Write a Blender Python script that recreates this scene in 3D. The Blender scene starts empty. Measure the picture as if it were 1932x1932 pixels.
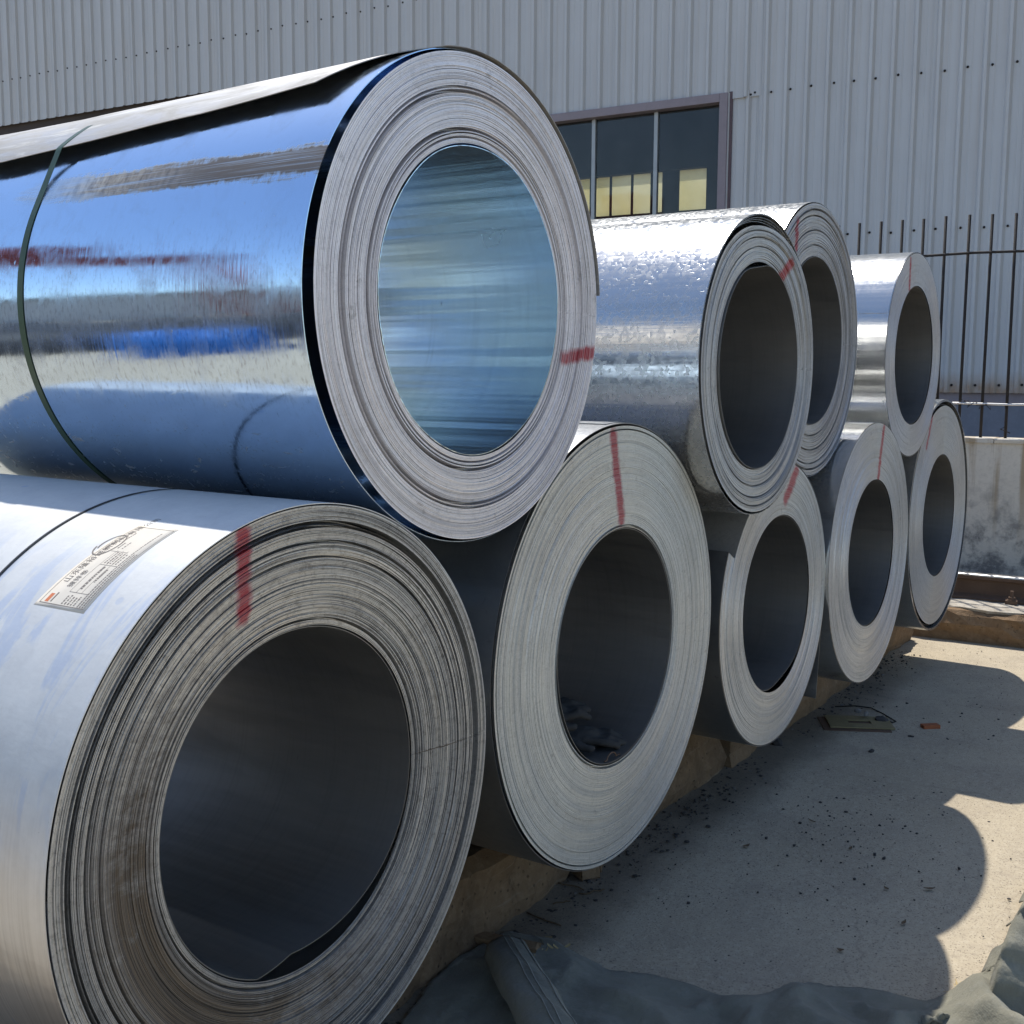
import bpy, bmesh, math, random
import numpy as np
from mathutils import Vector, Matrix
random.seed(7); RNG = np.random.RandomState(7)
R_ = math.radians
S = bpy.context.scene
COL = S.collection

# ------------------------------------------------------------------ camera
# world: X runs along the row of coils (away from the camera), Y along the coil axes, Z up
FPX, PIT, ROL, YAW, CAMZ = 2185.07, R_(6.7566), R_(0.3046), R_(33.858), 1.5   # focal length in 1932-px units
_fw = Vector((math.cos(YAW)*math.cos(PIT), math.sin(YAW)*math.cos(PIT), -math.sin(PIT)))
_rt0 = Vector((math.sin(YAW), -math.cos(YAW), 0)); _up0 = _rt0.cross(_fw)
_rt = math.cos(ROL)*_rt0 + math.sin(ROL)*_up0; _up = -math.sin(ROL)*_rt0 + math.cos(ROL)*_up0
cam = bpy.data.objects.new('camera', bpy.data.cameras.new('camera')); COL.objects.link(cam)
cam.matrix_world = Matrix.Translation((0, 0, CAMZ)) @ Matrix((_rt, _up, -_fw)).transposed().to_4x4()
cam.data.sensor_width = 36; cam.data.lens = 36*FPX/1932
cam.data.clip_start = 0.05; cam.data.clip_end = 2000
S.camera = cam
# ------------------------------------------------------------------ light
SUN = Vector((0.38, 0.385, 1.0)).normalized()
W = bpy.data.worlds.new('World'); S.world = W; W.use_nodes = True
_nt = W.node_tree; _bg = _nt.nodes['Background']
_sk = _nt.nodes.new('ShaderNodeTexSky'); _sk.sky_type = 'NISHITA'; _sk.sun_disc = False
_sk.sun_elevation = math.asin(SUN.z); _sk.sun_rotation = math.atan2(SUN.x, SUN.y)
_sk.air_density = 1.0; _sk.dust_density = 0.8; _sk.ozone_density = 1.5; _sk.altitude = 400
_nt.links.new(_sk.outputs[0], _bg.inputs[0]); _bg.inputs[1].default_value = 0.15
sun = bpy.data.objects.new('sun', bpy.data.lights.new('sun', 'SUN')); COL.objects.link(sun)
sun.data.energy = 4.2; sun.data.angle = R_(0.53); sun.data.color = (1.0, 0.95, 0.86)
sun.rotation_euler = SUN.to_track_quat('Z', 'Y').to_euler(); sun.location = (4, 4, 12)
S.view_settings.view_transform = 'Standard'; S.view_settings.look = 'None'
S.view_settings.exposure = 0.38; S.view_settings.gamma = 1.0
S.render.engine = 'CYCLES'
S.cycles.use_denoising = True; S.cycles.max_bounces = 8; S.cycles.glossy_bounces = 6; S.cycles.adaptive_threshold = .02
S.cycles.caustics_reflective = False; S.cycles.caustics_refractive = False
S.cycles.sample_clamp_indirect = 6.0; S.cycles.blur_glossy = 0.3

# ------------------------------------------------------------------ pixel -> direction helpers (pixels of the 2992 px photograph)
K = 1932/2992
def ray(px, py):
    return _fw + (px*K-966)/FPX*_rt - (py*K-966)/FPX*_up
def on_z(px, py, z=0.0):
    d = ray(px, py); t = (z-CAMZ)/d.z; return Vector((0, 0, CAMZ)) + d*t
def on_y(px, py, y):
    d = ray(px, py); return Vector((0, 0, CAMZ)) + d*(y/d.y)
WALL_A = R_(93.0)
WDIR = Vector((math.cos(WALL_A), math.sin(WALL_A), 0)); WN = Vector((math.sin(WALL_A), -math.cos(WALL_A), 0))
def on_wall(px, py, D):
    """pixel -> (u along the wall, z) on the plane parallel to the warehouse that crosses the X axis at D"""
    d = ray(px, py); P = d*(D*WN.x/d.dot(WN)); return (P.x-D)*WDIR.x + P.y*WDIR.y, P.z+CAMZ

# ------------------------------------------------------------------ node helpers
class M:
    def __init__(s, name):
        s.m = bpy.data.materials.new(name); s.m.use_nodes = True; s.t = s.m.node_tree
        s.b = s.t.nodes['Principled BSDF']; s._tc = s.t.nodes.new('ShaderNodeTexCoord')
        s.uv = s._tc.outputs['UV']; s.ob = s._tc.outputs['Object']
    def n(s, typ, ins=None, out=0, **props):
        nd = s.t.nodes.new('ShaderNode'+typ)
        for k, v in props.items(): setattr(nd, k, v)
        for k, v in (ins or {}).items(): s.put(nd.inputs[k], v)
        return nd.outputs[out]
    def put(s, sock, v):
        if isinstance(v, bpy.types.NodeSocket): s.t.links.new(v, sock)
        elif isinstance(v, (tuple, list)):
            if sock.type == 'RGBA' and len(v) == 3: v = (*v, 1)
            sock.default_value = v
        else: sock.default_value = v
    def set(s, **kw):
        for k, v in kw.items(): s.put(s.b.inputs[k.replace('_', ' ')], v)
        return s.m
    def math(s, op, a, b=0.0, c=None, clamp=False):
        i = {0: a, 1: b}
        if c is not None: i[2] = c
        return s.n('Math', i, operation=op, use_clamp=clamp)
    def mul(s, a, b): return s.math('MULTIPLY', a, b)
    def add(s, a, b): return s.math('ADD', a, b)
    def mx(s, a, b): return s.math('MAXIMUM', a, b)
    def inv(s, a): return s.math('SUBTRACT', 1.0, a)
    def rng(s, v, a, b, c=0.0, d=1.0): return s.n('MapRange', {0: v, 1: a, 2: b, 3: c, 4: d})
    def scale(s, vec, xyz, off=(0, 0, 0)): return s.n('Mapping', {0: vec, 1: off, 3: xyz})
    def noise(s, vec, sc=5, det=4, ro=.55, dist=0.0): return s.n('TexNoise', {'Vector': vec, 'Scale': sc, 'Detail': det, 'Roughness': ro, 'Distortion': dist})
    def voro(s, vec, sc=5, out=0, **p): return s.n('TexVoronoi', {'Vector': vec, 'Scale': sc}, out=out, **p)
    def mix(s, f, a, b):
        nd = s.t.nodes.new('ShaderNodeMix'); nd.data_type = 'RGBA'
        s.put(nd.inputs[0], f); s.put(nd.inputs[6], a); s.put(nd.inputs[7], b); return nd.outputs[2]
    def xyz(s, vec): 
        nd = s.t.nodes.new('ShaderNodeSeparateXYZ'); s.put(nd.inputs[0], vec); return nd.outputs
    def comb(s, x, y, z=0.0): return s.n('CombineXYZ', {0: x, 1: y, 2: z})
    def bump(s, h, st=.3, dist=.01): s.put(s.b.inputs['Normal'], s.n('Bump', {'Height': h, 'Strength': st, 'Distance': dist}))
    def seg(s, x, z, a, b):
        """distance of the point (x, z) from a line segment"""
        pa = s.comb(s.math('SUBTRACT', x, a[0]), s.math('SUBTRACT', z, a[1])); ba = (b[0]-a[0], b[1]-a[1], 0)
        dot = s.n('VectorMath', {0: pa, 1: ba}, out=1, operation='DOT_PRODUCT')
        h = s.math('DIVIDE', dot, ba[0]**2+ba[1]**2, clamp=True)
        sc = s.n('VectorMath', {0: ba, 3: h}, operation='SCALE')
        return s.n('VectorMath', {0: s.n('VectorMath', {0: pa, 1: sc}, operation='SUBTRACT')}, out=1, operation='LENGTH')

# ------------------------------------------------------------------ mesh helpers
def mesh_obj(name, v, f, mat, parent=None, uv=None, smooth=False):
    me = bpy.data.meshes.new(name)
    me.from_pydata([tuple(map(float, p)) for p in v] if not isinstance(v, np.ndarray) else v.tolist(), [], f if isinstance(f, list) else f.tolist())
    if uv is not None:
        l = me.uv_layers.new(name='UVMap'); vi = np.empty(len(me.loops), np.int32); me.loops.foreach_get('vertex_index', vi)
        l.data.foreach_set('uv', np.asarray(uv, np.float32)[vi].ravel())
    if smooth: me.polygons.foreach_set('use_smooth', np.ones(len(me.polygons), bool))
    me.update()
    return link(name, me, mat, parent)
def link(name, me, mat, parent=None):
    o = bpy.data.objects.new(name, me); COL.objects.link(o)
    if mat is not None and len(me.materials) == 0: me.materials.append(mat)
    if parent: o.parent = parent
    return o
def empty(name, loc, rz=0.0):
    o = bpy.data.objects.new(name, None); COL.objects.link(o); o.location = loc; o.rotation_euler = (0, 0, rz); o.empty_display_size = .1
    return o
def tag(o, label=None, cat=None, group=None, kind=None):
    if label: o['label'] = label
    if cat: o['category'] = cat
    if group: o['group'] = group
    if kind: o['kind'] = kind
    return o
def bm_obj(name, bm, mat, parent=None, smooth=False):
    me = bpy.data.meshes.new(name); bm.to_mesh(me); bm.free()
    if smooth: me.polygons.foreach_set('use_smooth', np.ones(len(me.polygons), bool))
    return link(name, me, mat, parent)
def box_bm(lo, hi, bev=0.0, bm=None, mtx=None):
    bm = bm or bmesh.new()
    r = bmesh.ops.create_cube(bm, size=1)['verts']
    c = [(lo[i]+hi[i])/2 for i in range(3)]; d = [hi[i]-lo[i] for i in range(3)]
    for v in r: v.co = Vector((c[0]+v.co.x*d[0], c[1]+v.co.y*d[1], c[2]+v.co.z*d[2]))
    if bev:
        es = list({e for v in r for e in v.link_edges}); bmesh.ops.bevel(bm, geom=es, offset=bev, segments=2, affect='EDGES', profile=.6)
    if mtx is not None: bmesh.ops.transform(bm, matrix=mtx, verts=bm.verts)
    return bm
def box(name, lo, hi, mat, parent=None, bev=0.0): return bm_obj(name, box_bm(lo, hi, bev), mat, parent)
def grid_faces(a, b, closed_a=False):
    ia = np.arange(a if closed_a else a-1); ib = np.arange(b-1)
    A, B = np.meshgrid(ia, ib, indexing='ij'); A2 = (A+1) % a
    return np.stack([A*b+B, A2*b+B, A2*b+B+1, A*b+B+1], -1).reshape(-1, 4)
def tube(name, pts, rad, mat, parent=None, n=8, rads=None):
    pts = [Vector(p) for p in pts]; vs = []; m = len(pts)
    for i, p in enumerate(pts):
        t = (pts[min(i+1, m-1)]-pts[max(i-1, 0)]).normalized()
        a = t.cross(Vector((0, 0, 1)) if abs(t.z) < .9 else Vector((1, 0, 0))).normalized(); b = t.cross(a)
        r = rads[i] if rads else rad
        for k in range(n): vs.append(p + (a*math.cos(2*math.pi*k/n)+b*math.sin(2*math.pi*k/n))*r)
    fs = [[i*n+k, i*n+(k+1) % n, (i+1)*n+(k+1) % n, (i+1)*n+k] for i in range(m-1) for k in range(n)]
    fs += [list(range(n))[::-1], [(m-1)*n+k for k in range(n)]]
    return mesh_obj(name, vs, fs, mat, parent, smooth=True)
def crease(o):
    e = o.modifiers.new('crease', 'EDGE_SPLIT'); e.split_angle = R_(40)
def vnoise(x, seed=0):
    """smooth 1-D value noise on a numpy array"""
    x = np.asarray(x, float); i = np.floor(x).astype(int); f = x-i; f = f*f*(3-2*f)
    h = lambda k: np.modf(np.abs(np.sin(k*127.1+seed*311.7)*43758.5453))[0]*2-1
    return h(i)*(1-f)+h(i+1)*f
def vnoise2(x, y, seed=0):
    xi = np.floor(x).astype(int); yi = np.floor(y).astype(int); fx = x-xi; fy = y-yi; fx = fx*fx*(3-2*fx); fy = fy*fy*(3-2*fy)
    h = lambda a, b: np.modf(np.abs(np.sin(a*127.1+b*269.5+seed*91.7)*43758.5453))[0]*2-1
    return (h(xi, yi)*(1-fx)+h(xi+1, yi)*fx)*(1-fy)+(h(xi, yi+1)*(1-fx)+h(xi+1, yi+1)*fx)*fy
def fbm2(x, y, o=4, seed=0): return sum(vnoise2(x*2**k, y*2**k, seed+k)*.5**k for k in range(o))
def bumpf(t, c, w):
    d = (np.asarray(t)-c+180) % 360-180; d = np.clip(np.abs(d)/w, 0, 1); return .5+.5*np.cos(np.pi*d)

# ------------------------------------------------------------------ materials
def mat_ground():
    m = M('dusty_concrete'); p = m.ob
    big = m.noise(p, .55, 5, .6); mid = m.noise(p, 3.2, 6, .65, .4); fine = m.noise(p, 60, 5, .7); sp = m.noise(p, 190, 2, .6)
    c = m.mix(m.rng(big, .35, .68), (.385, .325, .235), (.485, .42, .315))
    c = m.mix(m.mul(m.rng(mid, .48, .70), .55), c, (.30, .255, .20))
    c = m.mix(m.mul(m.rng(fine, .5, .75), .5), c, (.58, .515, .405)); c = m.mix(m.mul(m.rng(m.noise(p, 26, 6, .75), .54, .68), .45), c, (.24, .205, .165))
    c = m.mix(m.mul(m.rng(sp, .58, .66), .7), c, (.13, .11, .09)); c = m.mix(m.mul(m.rng(m.noise(p, 95, 3, .6), .66, .71), .8), c, (.09, .075, .062))
    st = m.noise(m.scale(p, (1.0, 3.0, 1), (3, 1, 0)), 2.2, 4, .6, 1.2)       # scuffs
    c = m.mix(m.mul(m.rng(st, .63, .72), .35), c, (.22, .19, .16))
    # damp, oily soil along the beams and a few dark spills
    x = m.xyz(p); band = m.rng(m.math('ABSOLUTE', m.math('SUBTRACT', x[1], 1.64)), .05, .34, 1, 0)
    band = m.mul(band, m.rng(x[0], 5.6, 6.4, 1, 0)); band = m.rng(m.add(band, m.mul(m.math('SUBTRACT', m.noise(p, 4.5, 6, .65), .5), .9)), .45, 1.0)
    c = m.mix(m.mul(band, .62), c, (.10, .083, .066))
    cr = m.n('TexVoronoi', {'Vector': m.n('VectorMath', {0: p, 1: m.n('VectorMath', {0: m.n('TexNoise', {'Vector': p, 'Scale': 3.0}, out=1), 3: .5}, operation='SCALE')}, operation='ADD'), 'Scale': .55}, feature='DISTANCE_TO_EDGE')
    crm = m.rng(cr, .001, .004, 1, 0); c = m.mix(m.mul(crm, .18), c, (.12, .10, .085))
    m.bump(m.add(m.add(m.mul(mid, .6), m.mul(fine, .35)), m.mul(sp, .2)), .5, .012)
    return m.set(Base_Color=c, Roughness=.93, Specular_IOR_Level=.2)
def mat_edge(name, tint=(.56, .56, .57), dark=(.10, .10, .105), lines=1.0, rough=.42, soil=None, marks=(), speck=.25, seed=0.0, mid=.6, grit=.15, metal=.8):
    """cut edge of the wound sheet: uv = (angle, radius)"""
    m = M(name); u, v, _ = m.xyz(m.uv); x, _, z = m.xyz(m.ob)
    su = m.n('CombineXYZ', {0: m.math('SINE', u), 1: m.math('COSINE', u), 2: 0.0})
    def lam(sc, du, det=1): 
        vec = m.n('VectorMath', {0: m.n('VectorMath', {0: su, 3: du}, operation='SCALE'), 1: m.comb(0.0, 0.0, m.add(m.mul(v, sc), seed))}, operation='ADD')
        return m.noise(vec, 1.0, det, .6)
    l1 = lam(420, 1.1, 2); l2 = lam(150, .5, 1); l3 = lam(38, .3, 1); grain = m.noise(m.ob, 420, 2, .6); broad = m.noise(m.ob, 5, 4, .6)
    a = m.mul(m.rng(l1, .50, .68), .75*lines); b = m.mul(m.rng(l2, .58, .72), mid*lines); c3 = m.mul(m.rng(l3, .5, .75), .28*lines)
    f = m.math('ADD', m.mx(a, b), c3, clamp=True)
    c = m.mix(f, tint, dark)
    c = m.mix(m.mul(m.rng(grain, .45, .75), speck), c, tuple(min(1, t*1.45) for t in tint))
    c = m.mix(m.mul(m.rng(broad, .45, .75), .25), c, tuple(t*.6 for t in tint))
    met = m.rng(f, 0, 1, metal, metal*.45); ro = m.add(m.mul(f, .25), rough)
    sm = m.noise(m.ob, 14, 5, .7, .5); sc = m.mul(m.rng(sm, .60, .66), m.rng(m.noise(m.ob, 45, 3, .6), .5, .62))
    c = m.mix(m.mul(sc, .35), c, (.06, .055, .05))
    gt = m.rng(m.noise(m.ob, 70, 6, .8, .8), .50, .62); c = m.mix(m.mul(gt, grit), c, (.07, .063, .055))
    if soil:
        th, w, amt = soil                                   # mud dried onto one side of the end
        d = m.math('ABSOLUTE', m.math('WRAP', m.math('SUBTRACT', u, th), math.pi, -math.pi)); d = m.math('SUBTRACT', d, 0.25)
        k = m.rng(m.add(m.rng(d, 0, w, 1, 0), m.mul(m.math('SUBTRACT', m.noise(m.scale(m.ob, (1, 1, 2.2)), 22, 6, .7), .5), 1.3)), .15, .80)
        k = m.mul(k, m.mul(m.rng(v, .30, .34), m.rng(v, .49, .40)))
        k = m.mul(k, amt); c = m.mix(k, c, m.mix(m.rng(l1, .4, .6), (.17, .125, .08), (.065, .048, .032)))
        met = m.mul(met, m.inv(k)); ro = m.mx(ro, m.mul(k, .85))
    wob = m.mul(m.math('SUBTRACT', m.noise(m.ob, 40, 3, .6), .5), .022)
    for (a_, b_, w_) in marks:                               # red spray paint
        d = m.add(m.seg(x, z, a_, b_), wob)
        k = m.mul(m.rng(d, w_*.55, w_*1.25, 1, 0), m.rng(l1, .40, .75, .95, .45))
        c = m.mix(k, c, (.36, .022, .035)); met = m.mul(met, m.inv(k)); ro = m.mx(ro, m.mul(k, .6))
    m.bump(m.add(m.mul(l1, .8), m.mul(grain, .25)), .35, .002)
    tg = m.n('Tangent', direction_type='RADIAL', axis='Y')
    return m.set(Base_Color=c, Metallic=met, Roughness=ro, Anisotropic=.55, Tangent=tg)
def mat_galv(name, base=(.70, .71, .72), rough=.24, spangle=.5, streak=.4, dirt=.4, wave=.25, bands=0.0):
    """zinc sheet: uv = (arc length, distance along the axis)"""
    m = M(name); p = m.uv; u, v, _ = m.xyz(p)
    vo = m.voro(m.comb(u, v, 0.0), 95, out=1); sp = m.xyz(vo)[0]; vo2 = m.xyz(m.voro(m.comb(u, v, 3.0), 38, out=1))[1]
    st = m.noise(m.scale(p, (2.2, 130, 1)), 1, 3, .6); st2 = m.noise(m.scale(p, (26, .7, 1)), 1, 4, .6); gr = m.noise(m.scale(p, (300, 300, 1)), 1, 2)
    bl = m.noise(p, 6, 5, .65, .6); fl = m.noise(p, 34, 4, .7)
    c = m.mix(m.mul(sp, spangle*.45), base, tuple(t*.68 for t in base))
    c = m.mix(m.mul(m.rng(bl, .48, .74), dirt), c, (.42, .41, .395))
    c = m.mix(m.mul(m.mul(m.rng(fl, .60, .70), m.rng(bl, .45, .6)), dirt*.8), c, (.13, .12, .11))
    ro = m.add(rough, m.mul(m.math('SUBTRACT', sp, .5), .20*spangle)); ro = m.add(ro, m.mul(m.math('SUBTRACT', st, .5), .16*streak)); ro = m.add(ro, m.mul(m.rng(bl, .48, .74), .22*dirt))
    h = m.add(m.add(m.mul(st2, wave), m.mul(sp, .018*spangle)), m.mul(m.noise(p, 3.2, 2), wave*.8))
    if bands: h = m.add(h, m.mul(m.noise(m.scale(p, (11, .12, 1)), 1, 2, .5), bands))
    m.bump(h, .5, .012)
    return m.set(Base_Color=c, Metallic=.86, Roughness=ro)
def mat_mirror():
    m = M('mirror_bright_zinc'); p = m.uv; u, v, _ = m.xyz(p)
    wv = m.noise(m.scale(p, (3.0, 1.5, 1)), 1, 2, .5); st = m.noise(m.scale(p, (7, 160, 1)), 1, 3, .6); st2 = m.noise(m.scale(p, (1.2, 60, 1)), 1, 3, .6)
    fine = m.noise(p, 70, 5, .7); sp = m.noise(p, 16, 4, .65, .5)
    gz_ = m.noise(m.scale(p, (60, 130, 1)), 1, 3, .65); ro = m.add(.085, m.mul(m.rng(sp, .42, .72), .13)); ro = m.add(ro, m.mul(m.rng(st, .5, .75), .08))
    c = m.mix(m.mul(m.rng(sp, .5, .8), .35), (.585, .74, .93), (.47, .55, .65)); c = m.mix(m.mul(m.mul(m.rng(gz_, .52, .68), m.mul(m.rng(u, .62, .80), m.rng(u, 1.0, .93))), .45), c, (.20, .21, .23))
    # grimy smear that runs along the coil, ragged on both sides; u is the arc length from the top
    z0, w0 = .535, .050
    cu = m.add(u, m.mul(m.math('SUBTRACT', v, .3), .02))
    d = m.math('ABSOLUTE', m.math('SUBTRACT', cu, z0))
    ragg = m.noise(m.scale(p, (55, 5, 1)), 1, 5, .65); ragg2 = m.noise(m.scale(p, (26, 60, 1)), 1, 4, .7)
    k = m.rng(m.add(m.add(m.rng(d, 0, w0*1.15, 1, 0), m.mul(m.math('SUBTRACT', ragg, .5), 1.0)), m.mul(m.math('SUBTRACT', ragg2, .5), .6)), .40, .62)
    k = m.mul(k, m.rng(m.add(v, m.mul(m.math('SUBTRACT', ragg, .5), .5)), .88, .60)); lines = m.noise(m.scale(p, (240, 3, 1)), 1, 3, .6)
    k = m.mul(k, m.rng(lines, .30, .50, .45, 1))
    tan = m.rng(v, .30, .62); dc = m.mix(m.mul(tan, m.rng(ragg2, .35, .6)), (.13, .118, .115), (.46, .43, .385))
    # dark drips and flecks
    fk = m.mul(m.rng(m.noise(m.scale(p, (40, 110, 1)), 1, 3, .6), .68, .74), m.rng(m.noise(p, 5, 3), .5, .62))
    fk2 = m.mul(m.mul(m.rng(m.noise(m.scale(p, (22, 9, 1), (2, 5, 0)), 1.5, 5, .7, .5), .61, .66), m.rng(m.noise(p, 3.0, 2), .47, .56)), m.rng(u, .90, 1.0)); kk = m.mx(m.mx(k, m.mul(fk, .7)), m.mul(fk2, .6))
    low = m.mul(m.rng(u, .98, 1.16), m.mul(m.rng(m.noise(p, 95, 3, .7), .58, .66), m.rng(m.noise(m.scale(p, (14, 3, 1)), 1, 3), .45, .6)))
    kk = m.mx(kk, m.mul(low, .85))
    c = m.mix(kk, c, dc)
    m.bump(m.add(m.add(m.mul(wv, .9), m.mul(st2, .06)), m.mul(kk, .10)), .30, .010)
    return m.set(Base_Color=c, Metallic=m.rng(kk, 0, 1, 1, .15), Roughness=m.add(ro, m.mul(kk, .55)))
def mat_white_wrap():
    m = M('passivated_white_zinc'); p = m.uv; u, v, _ = m.xyz(p)
    sp = m.noise(p, 9, 6, .65, .4); fine = m.noise(p, 55, 5, .7); st = m.noise(m.scale(p, (3, 120, 1)), 1, 4, .6)
    low = m.rng(m.add(u, m.mul(m.math('SUBTRACT', sp, .5), .25)), .62, .95)                 # the film gives way to bare zinc lower down
    c = m.mix(m.rng(sp, .35, .7), (.70, .70, .68), (.60, .605, .60))
    c = m.mix(m.mul(m.rng(fine, .5, .8), .3), c, (.48, .475, .46))
    c = m.mix(low, c, m.mix(m.rng(st, .4, .65), (.60, .59, .58), (.47, .46, .45)))
    bl = m.mul(m.rng(m.noise(m.scale(p, (2.2, 9, 1), (1.3, .4, 0)), 1.6, 4, .6, .9), .52, .60), m.mul(m.rng(u, .22, .34), m.rng(u, .80, .62)))
    c = m.mix(m.mul(bl, .5), c, (.38, .47, .64))
    dots = m.mul(m.rng(m.voro(p, 16), .10, .14, 1, 0), m.rng(m.noise(p, 4, 2), .52, .6)); c = m.mix(m.mul(dots, .6), c, (.40, .47, .60))
    wh = m.mul(m.rng(m.noise(m.scale(p, (1.2, 10, 1)), 5, 5, .7), .62, .70), m.rng(u, .45, .2)); c = m.mix(m.mul(wh, .7), c, (.85, .85, .84))
    fk = m.rng(m.noise(m.scale(p, (90, 60, 1)), 1, 3, .6), .72, .76); c = m.mix(m.mul(fk, .6), c, (.16, .15, .14))
    met = m.rng(low, 0, 1, .30, .88)
    m.bump(m.add(m.mul(m.noise(m.scale(p, (30, 14, 1)), 1, 3), .5), m.mul(fine, .12)), .25, .006)
    return m.set(Base_Color=c, Metallic=met, Roughness=m.add(m.rng(low, 0, 1, .46, .30), m.mul(sp, .08)))
def mat_dusty_sheet():
    m = M('dusty_zinc_sheet'); p = m.uv; u, v, _ = m.xyz(p)
    sp = m.noise(m.scale(p, (5, 1.6, 1)), 3, 5, .65, .6); sw = m.noise(m.scale(p, (18, 2.2, 1), (0, .3, 0)), 1.4, 5, .65, 1.0); fine = m.noise(p, 60, 5, .7)
    c = m.mix(m.rng(sp, .38, .66), (.40, .40, .405), (.29, .28, .26))
    c = m.mix(m.mul(m.rng(sw, .58, .68), .7), c, (.56, .56, .54))
    c = m.mix(m.mul(m.rng(fine, .55, .8), .3), c, (.30, .29, .27))
    m.bump(m.add(m.mul(sw, .4), m.mul(fine, .15)), .3, .006)
    return m.set(Base_Color=c, Metallic=m.rng(sp, .4, .65, .55, .1), Roughness=m.rng(sp, .4, .65, .5, .75))
def mat_bore(name, base=(.40, .42, .43), rough=.34, spots=.3, bright=False):
    m = M(name); p = m.uv
    st = m.noise(m.scale(p, (1.2, 90, 1)), 1, 4, .6); bl = m.noise(m.scale(p, (6, 2, 1)), 1.2, 4, .6, .4); bd = m.noise(m.scale(p, (13, .35, 1)), 1, 2, .5)
    fk = m.mul(m.rng(m.noise(m.scale(p, (16, 90, 1)), 1, 3, .6), .70, .74), m.rng(m.noise(p, 2.2, 2), .5, .6))
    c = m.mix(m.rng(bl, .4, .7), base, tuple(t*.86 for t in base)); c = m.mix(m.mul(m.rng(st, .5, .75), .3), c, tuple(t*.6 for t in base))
    c = m.mix(m.mul(fk, spots), c, (.07, .065, .06))
    m.bump(m.add(m.mul(bd, 1.0 if bright else .35), m.mul(bl, .03)), .5, .012)
    return m.set(Base_Color=c, Metallic=.95, Roughness=m.add(rough, m.mul(m.rng(bl, .4, .75), .14)))
def mat_plain(name, col, rough=.6, metal=0.0, var=.25, sc=8.0, bump=.1, spec=.4):
    m = M(name); n1 = m.noise(m.ob, sc, 5, .65, .3); n2 = m.noise(m.ob, sc*9, 4, .65)
    c = m.mix(m.mul(m.rng(n1, .35, .7), var), col, tuple(t*.5 for t in col)); c = m.mix(m.mul(m.rng(n2, .5, .8), var*.6), c, tuple(min(1, t*1.5+.02) for t in col))
    m.bump(m.add(m.mul(n1, .5), m.mul(n2, .3)), bump, .01)
    return m.set(Base_Color=c, Roughness=m.add(rough-.05, m.mul(n1, .12)), Metallic=metal, Specular_IOR_Level=spec)
def mat_cladding():
    m = M('painted_cladding'); p = m.ob; x, y, z = m.xyz(p)
    # local x along the wall, z up: weather streaks run down
    st = m.noise(m.scale(p, (16, 1, .35)), 1.3, 4, .6); st2 = m.noise(m.scale(p, (60, 1, .8)), 1, 3, .6); big = m.noise(p, .5, 4, .6); fine = m.noise(p, 25, 4, .6)
    c = m.mix(m.rng(big, .35, .7), (.53, .55, .57), (.455, .47, .49))
    c = m.mix(m.mul(m.rng(st, .50, .72), .40), c, (.45, .425, .395)); c = m.mix(m.mul(m.rng(st2, .52, .75), .25), c, (.43, .41, .385))
    c = m.mix(m.mul(m.rng(fine, .55, .8), .12), c, (.40, .37, .33))
    # rust creeping up from the cut lower edge of the sheets
    rust = m.mul(m.rng(m.add(z, m.mul(m.noise(m.scale(p, (7, 1, 1)), 1.5, 4, .65), .16)), 1.37+.10, 1.37+.26, 1, 0), m.rng(m.noise(p, 9, 4, .6), .3, .6, .5, 1))
    c = m.mix(m.mul(rust, .8), c, (.33, .20, .105))
    # browner shade of one rib flank, painted into the colour
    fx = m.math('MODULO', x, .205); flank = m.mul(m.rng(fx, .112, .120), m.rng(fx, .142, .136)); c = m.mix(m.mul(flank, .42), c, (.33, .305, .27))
    return m.set(Base_Color=c, Roughness=m.rng(st, .4, .7, .42, .6), Specular_IOR_Level=.35)
def mat_oldconcrete():
    m = M('stained_concrete'); p = m.ob; x, y, z = m.xyz(p)
    big = m.noise(p, 1.6, 6, .65, .3); fine = m.noise(p, 40, 5, .7); run = m.noise(m.scale(p, (7, 7, .45)), 1.4, 4, .6); blot = m.noise(p, 5.5, 6, .7, .1)
    c = m.mix(m.rng(big, .35, .7), (.66, .61, .53), (.54, .50, .43))
    c = m.mix(m.mul(m.mul(m.rng(run, .50, .60), m.rng(z, .35, .85)), .75), c, (.33, .235, .13))
    lowm = m.rng(z, .95, .45); c = m.mix(m.mul(m.mul(m.rng(blot, .46, .60), lowm), .85), c, (.135, .13, .13))
    c = m.mix(m.mul(m.rng(blot, .64, .70), .6), c, (.58, .55, .49)); c = m.mix(m.mul(m.rng(fine, .5, .8), .4), c, (.25, .23, .20))
    m.bump(m.add(m.mul(blot, .6), m.mul(fine, .4)), .5, .012)
    return m.set(Base_Color=c, Roughness=.92, Specular_IOR_Level=.2)
def mat_beam():
    m = M('rough_brown_concrete'); p = m.ob
    big = m.noise(p, 2.5, 6, .65, .4); fine = m.noise(p, 34, 6, .75); hl = m.rng(m.voro(p, 46), .12, .20, 1, 0); sc = m.noise(m.scale(p, (3, 3, 40)), 1, 4)
    c = m.mix(m.rng(big, .35, .68), (.27, .175, .10), (.16, .105, .062)); c = m.mix(m.mul(m.rng(fine, .45, .75), .5), c, (.36, .26, .165))
    c = m.mix(m.mul(hl, m.mul(m.rng(fine, .4, .6), .8)), c, (.05, .04, .03)); c = m.mix(m.mul(m.rng(sc, .62, .72), .3), c, (.40, .36, .29))
    m.bump(m.add(m.add(m.mul(fine, .7), m.mul(big, .5)), m.mul(hl, -.5)), .8, .015)
    return m.set(Base_Color=c, Roughness=.92, Specular_IOR_Level=.2)
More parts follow.
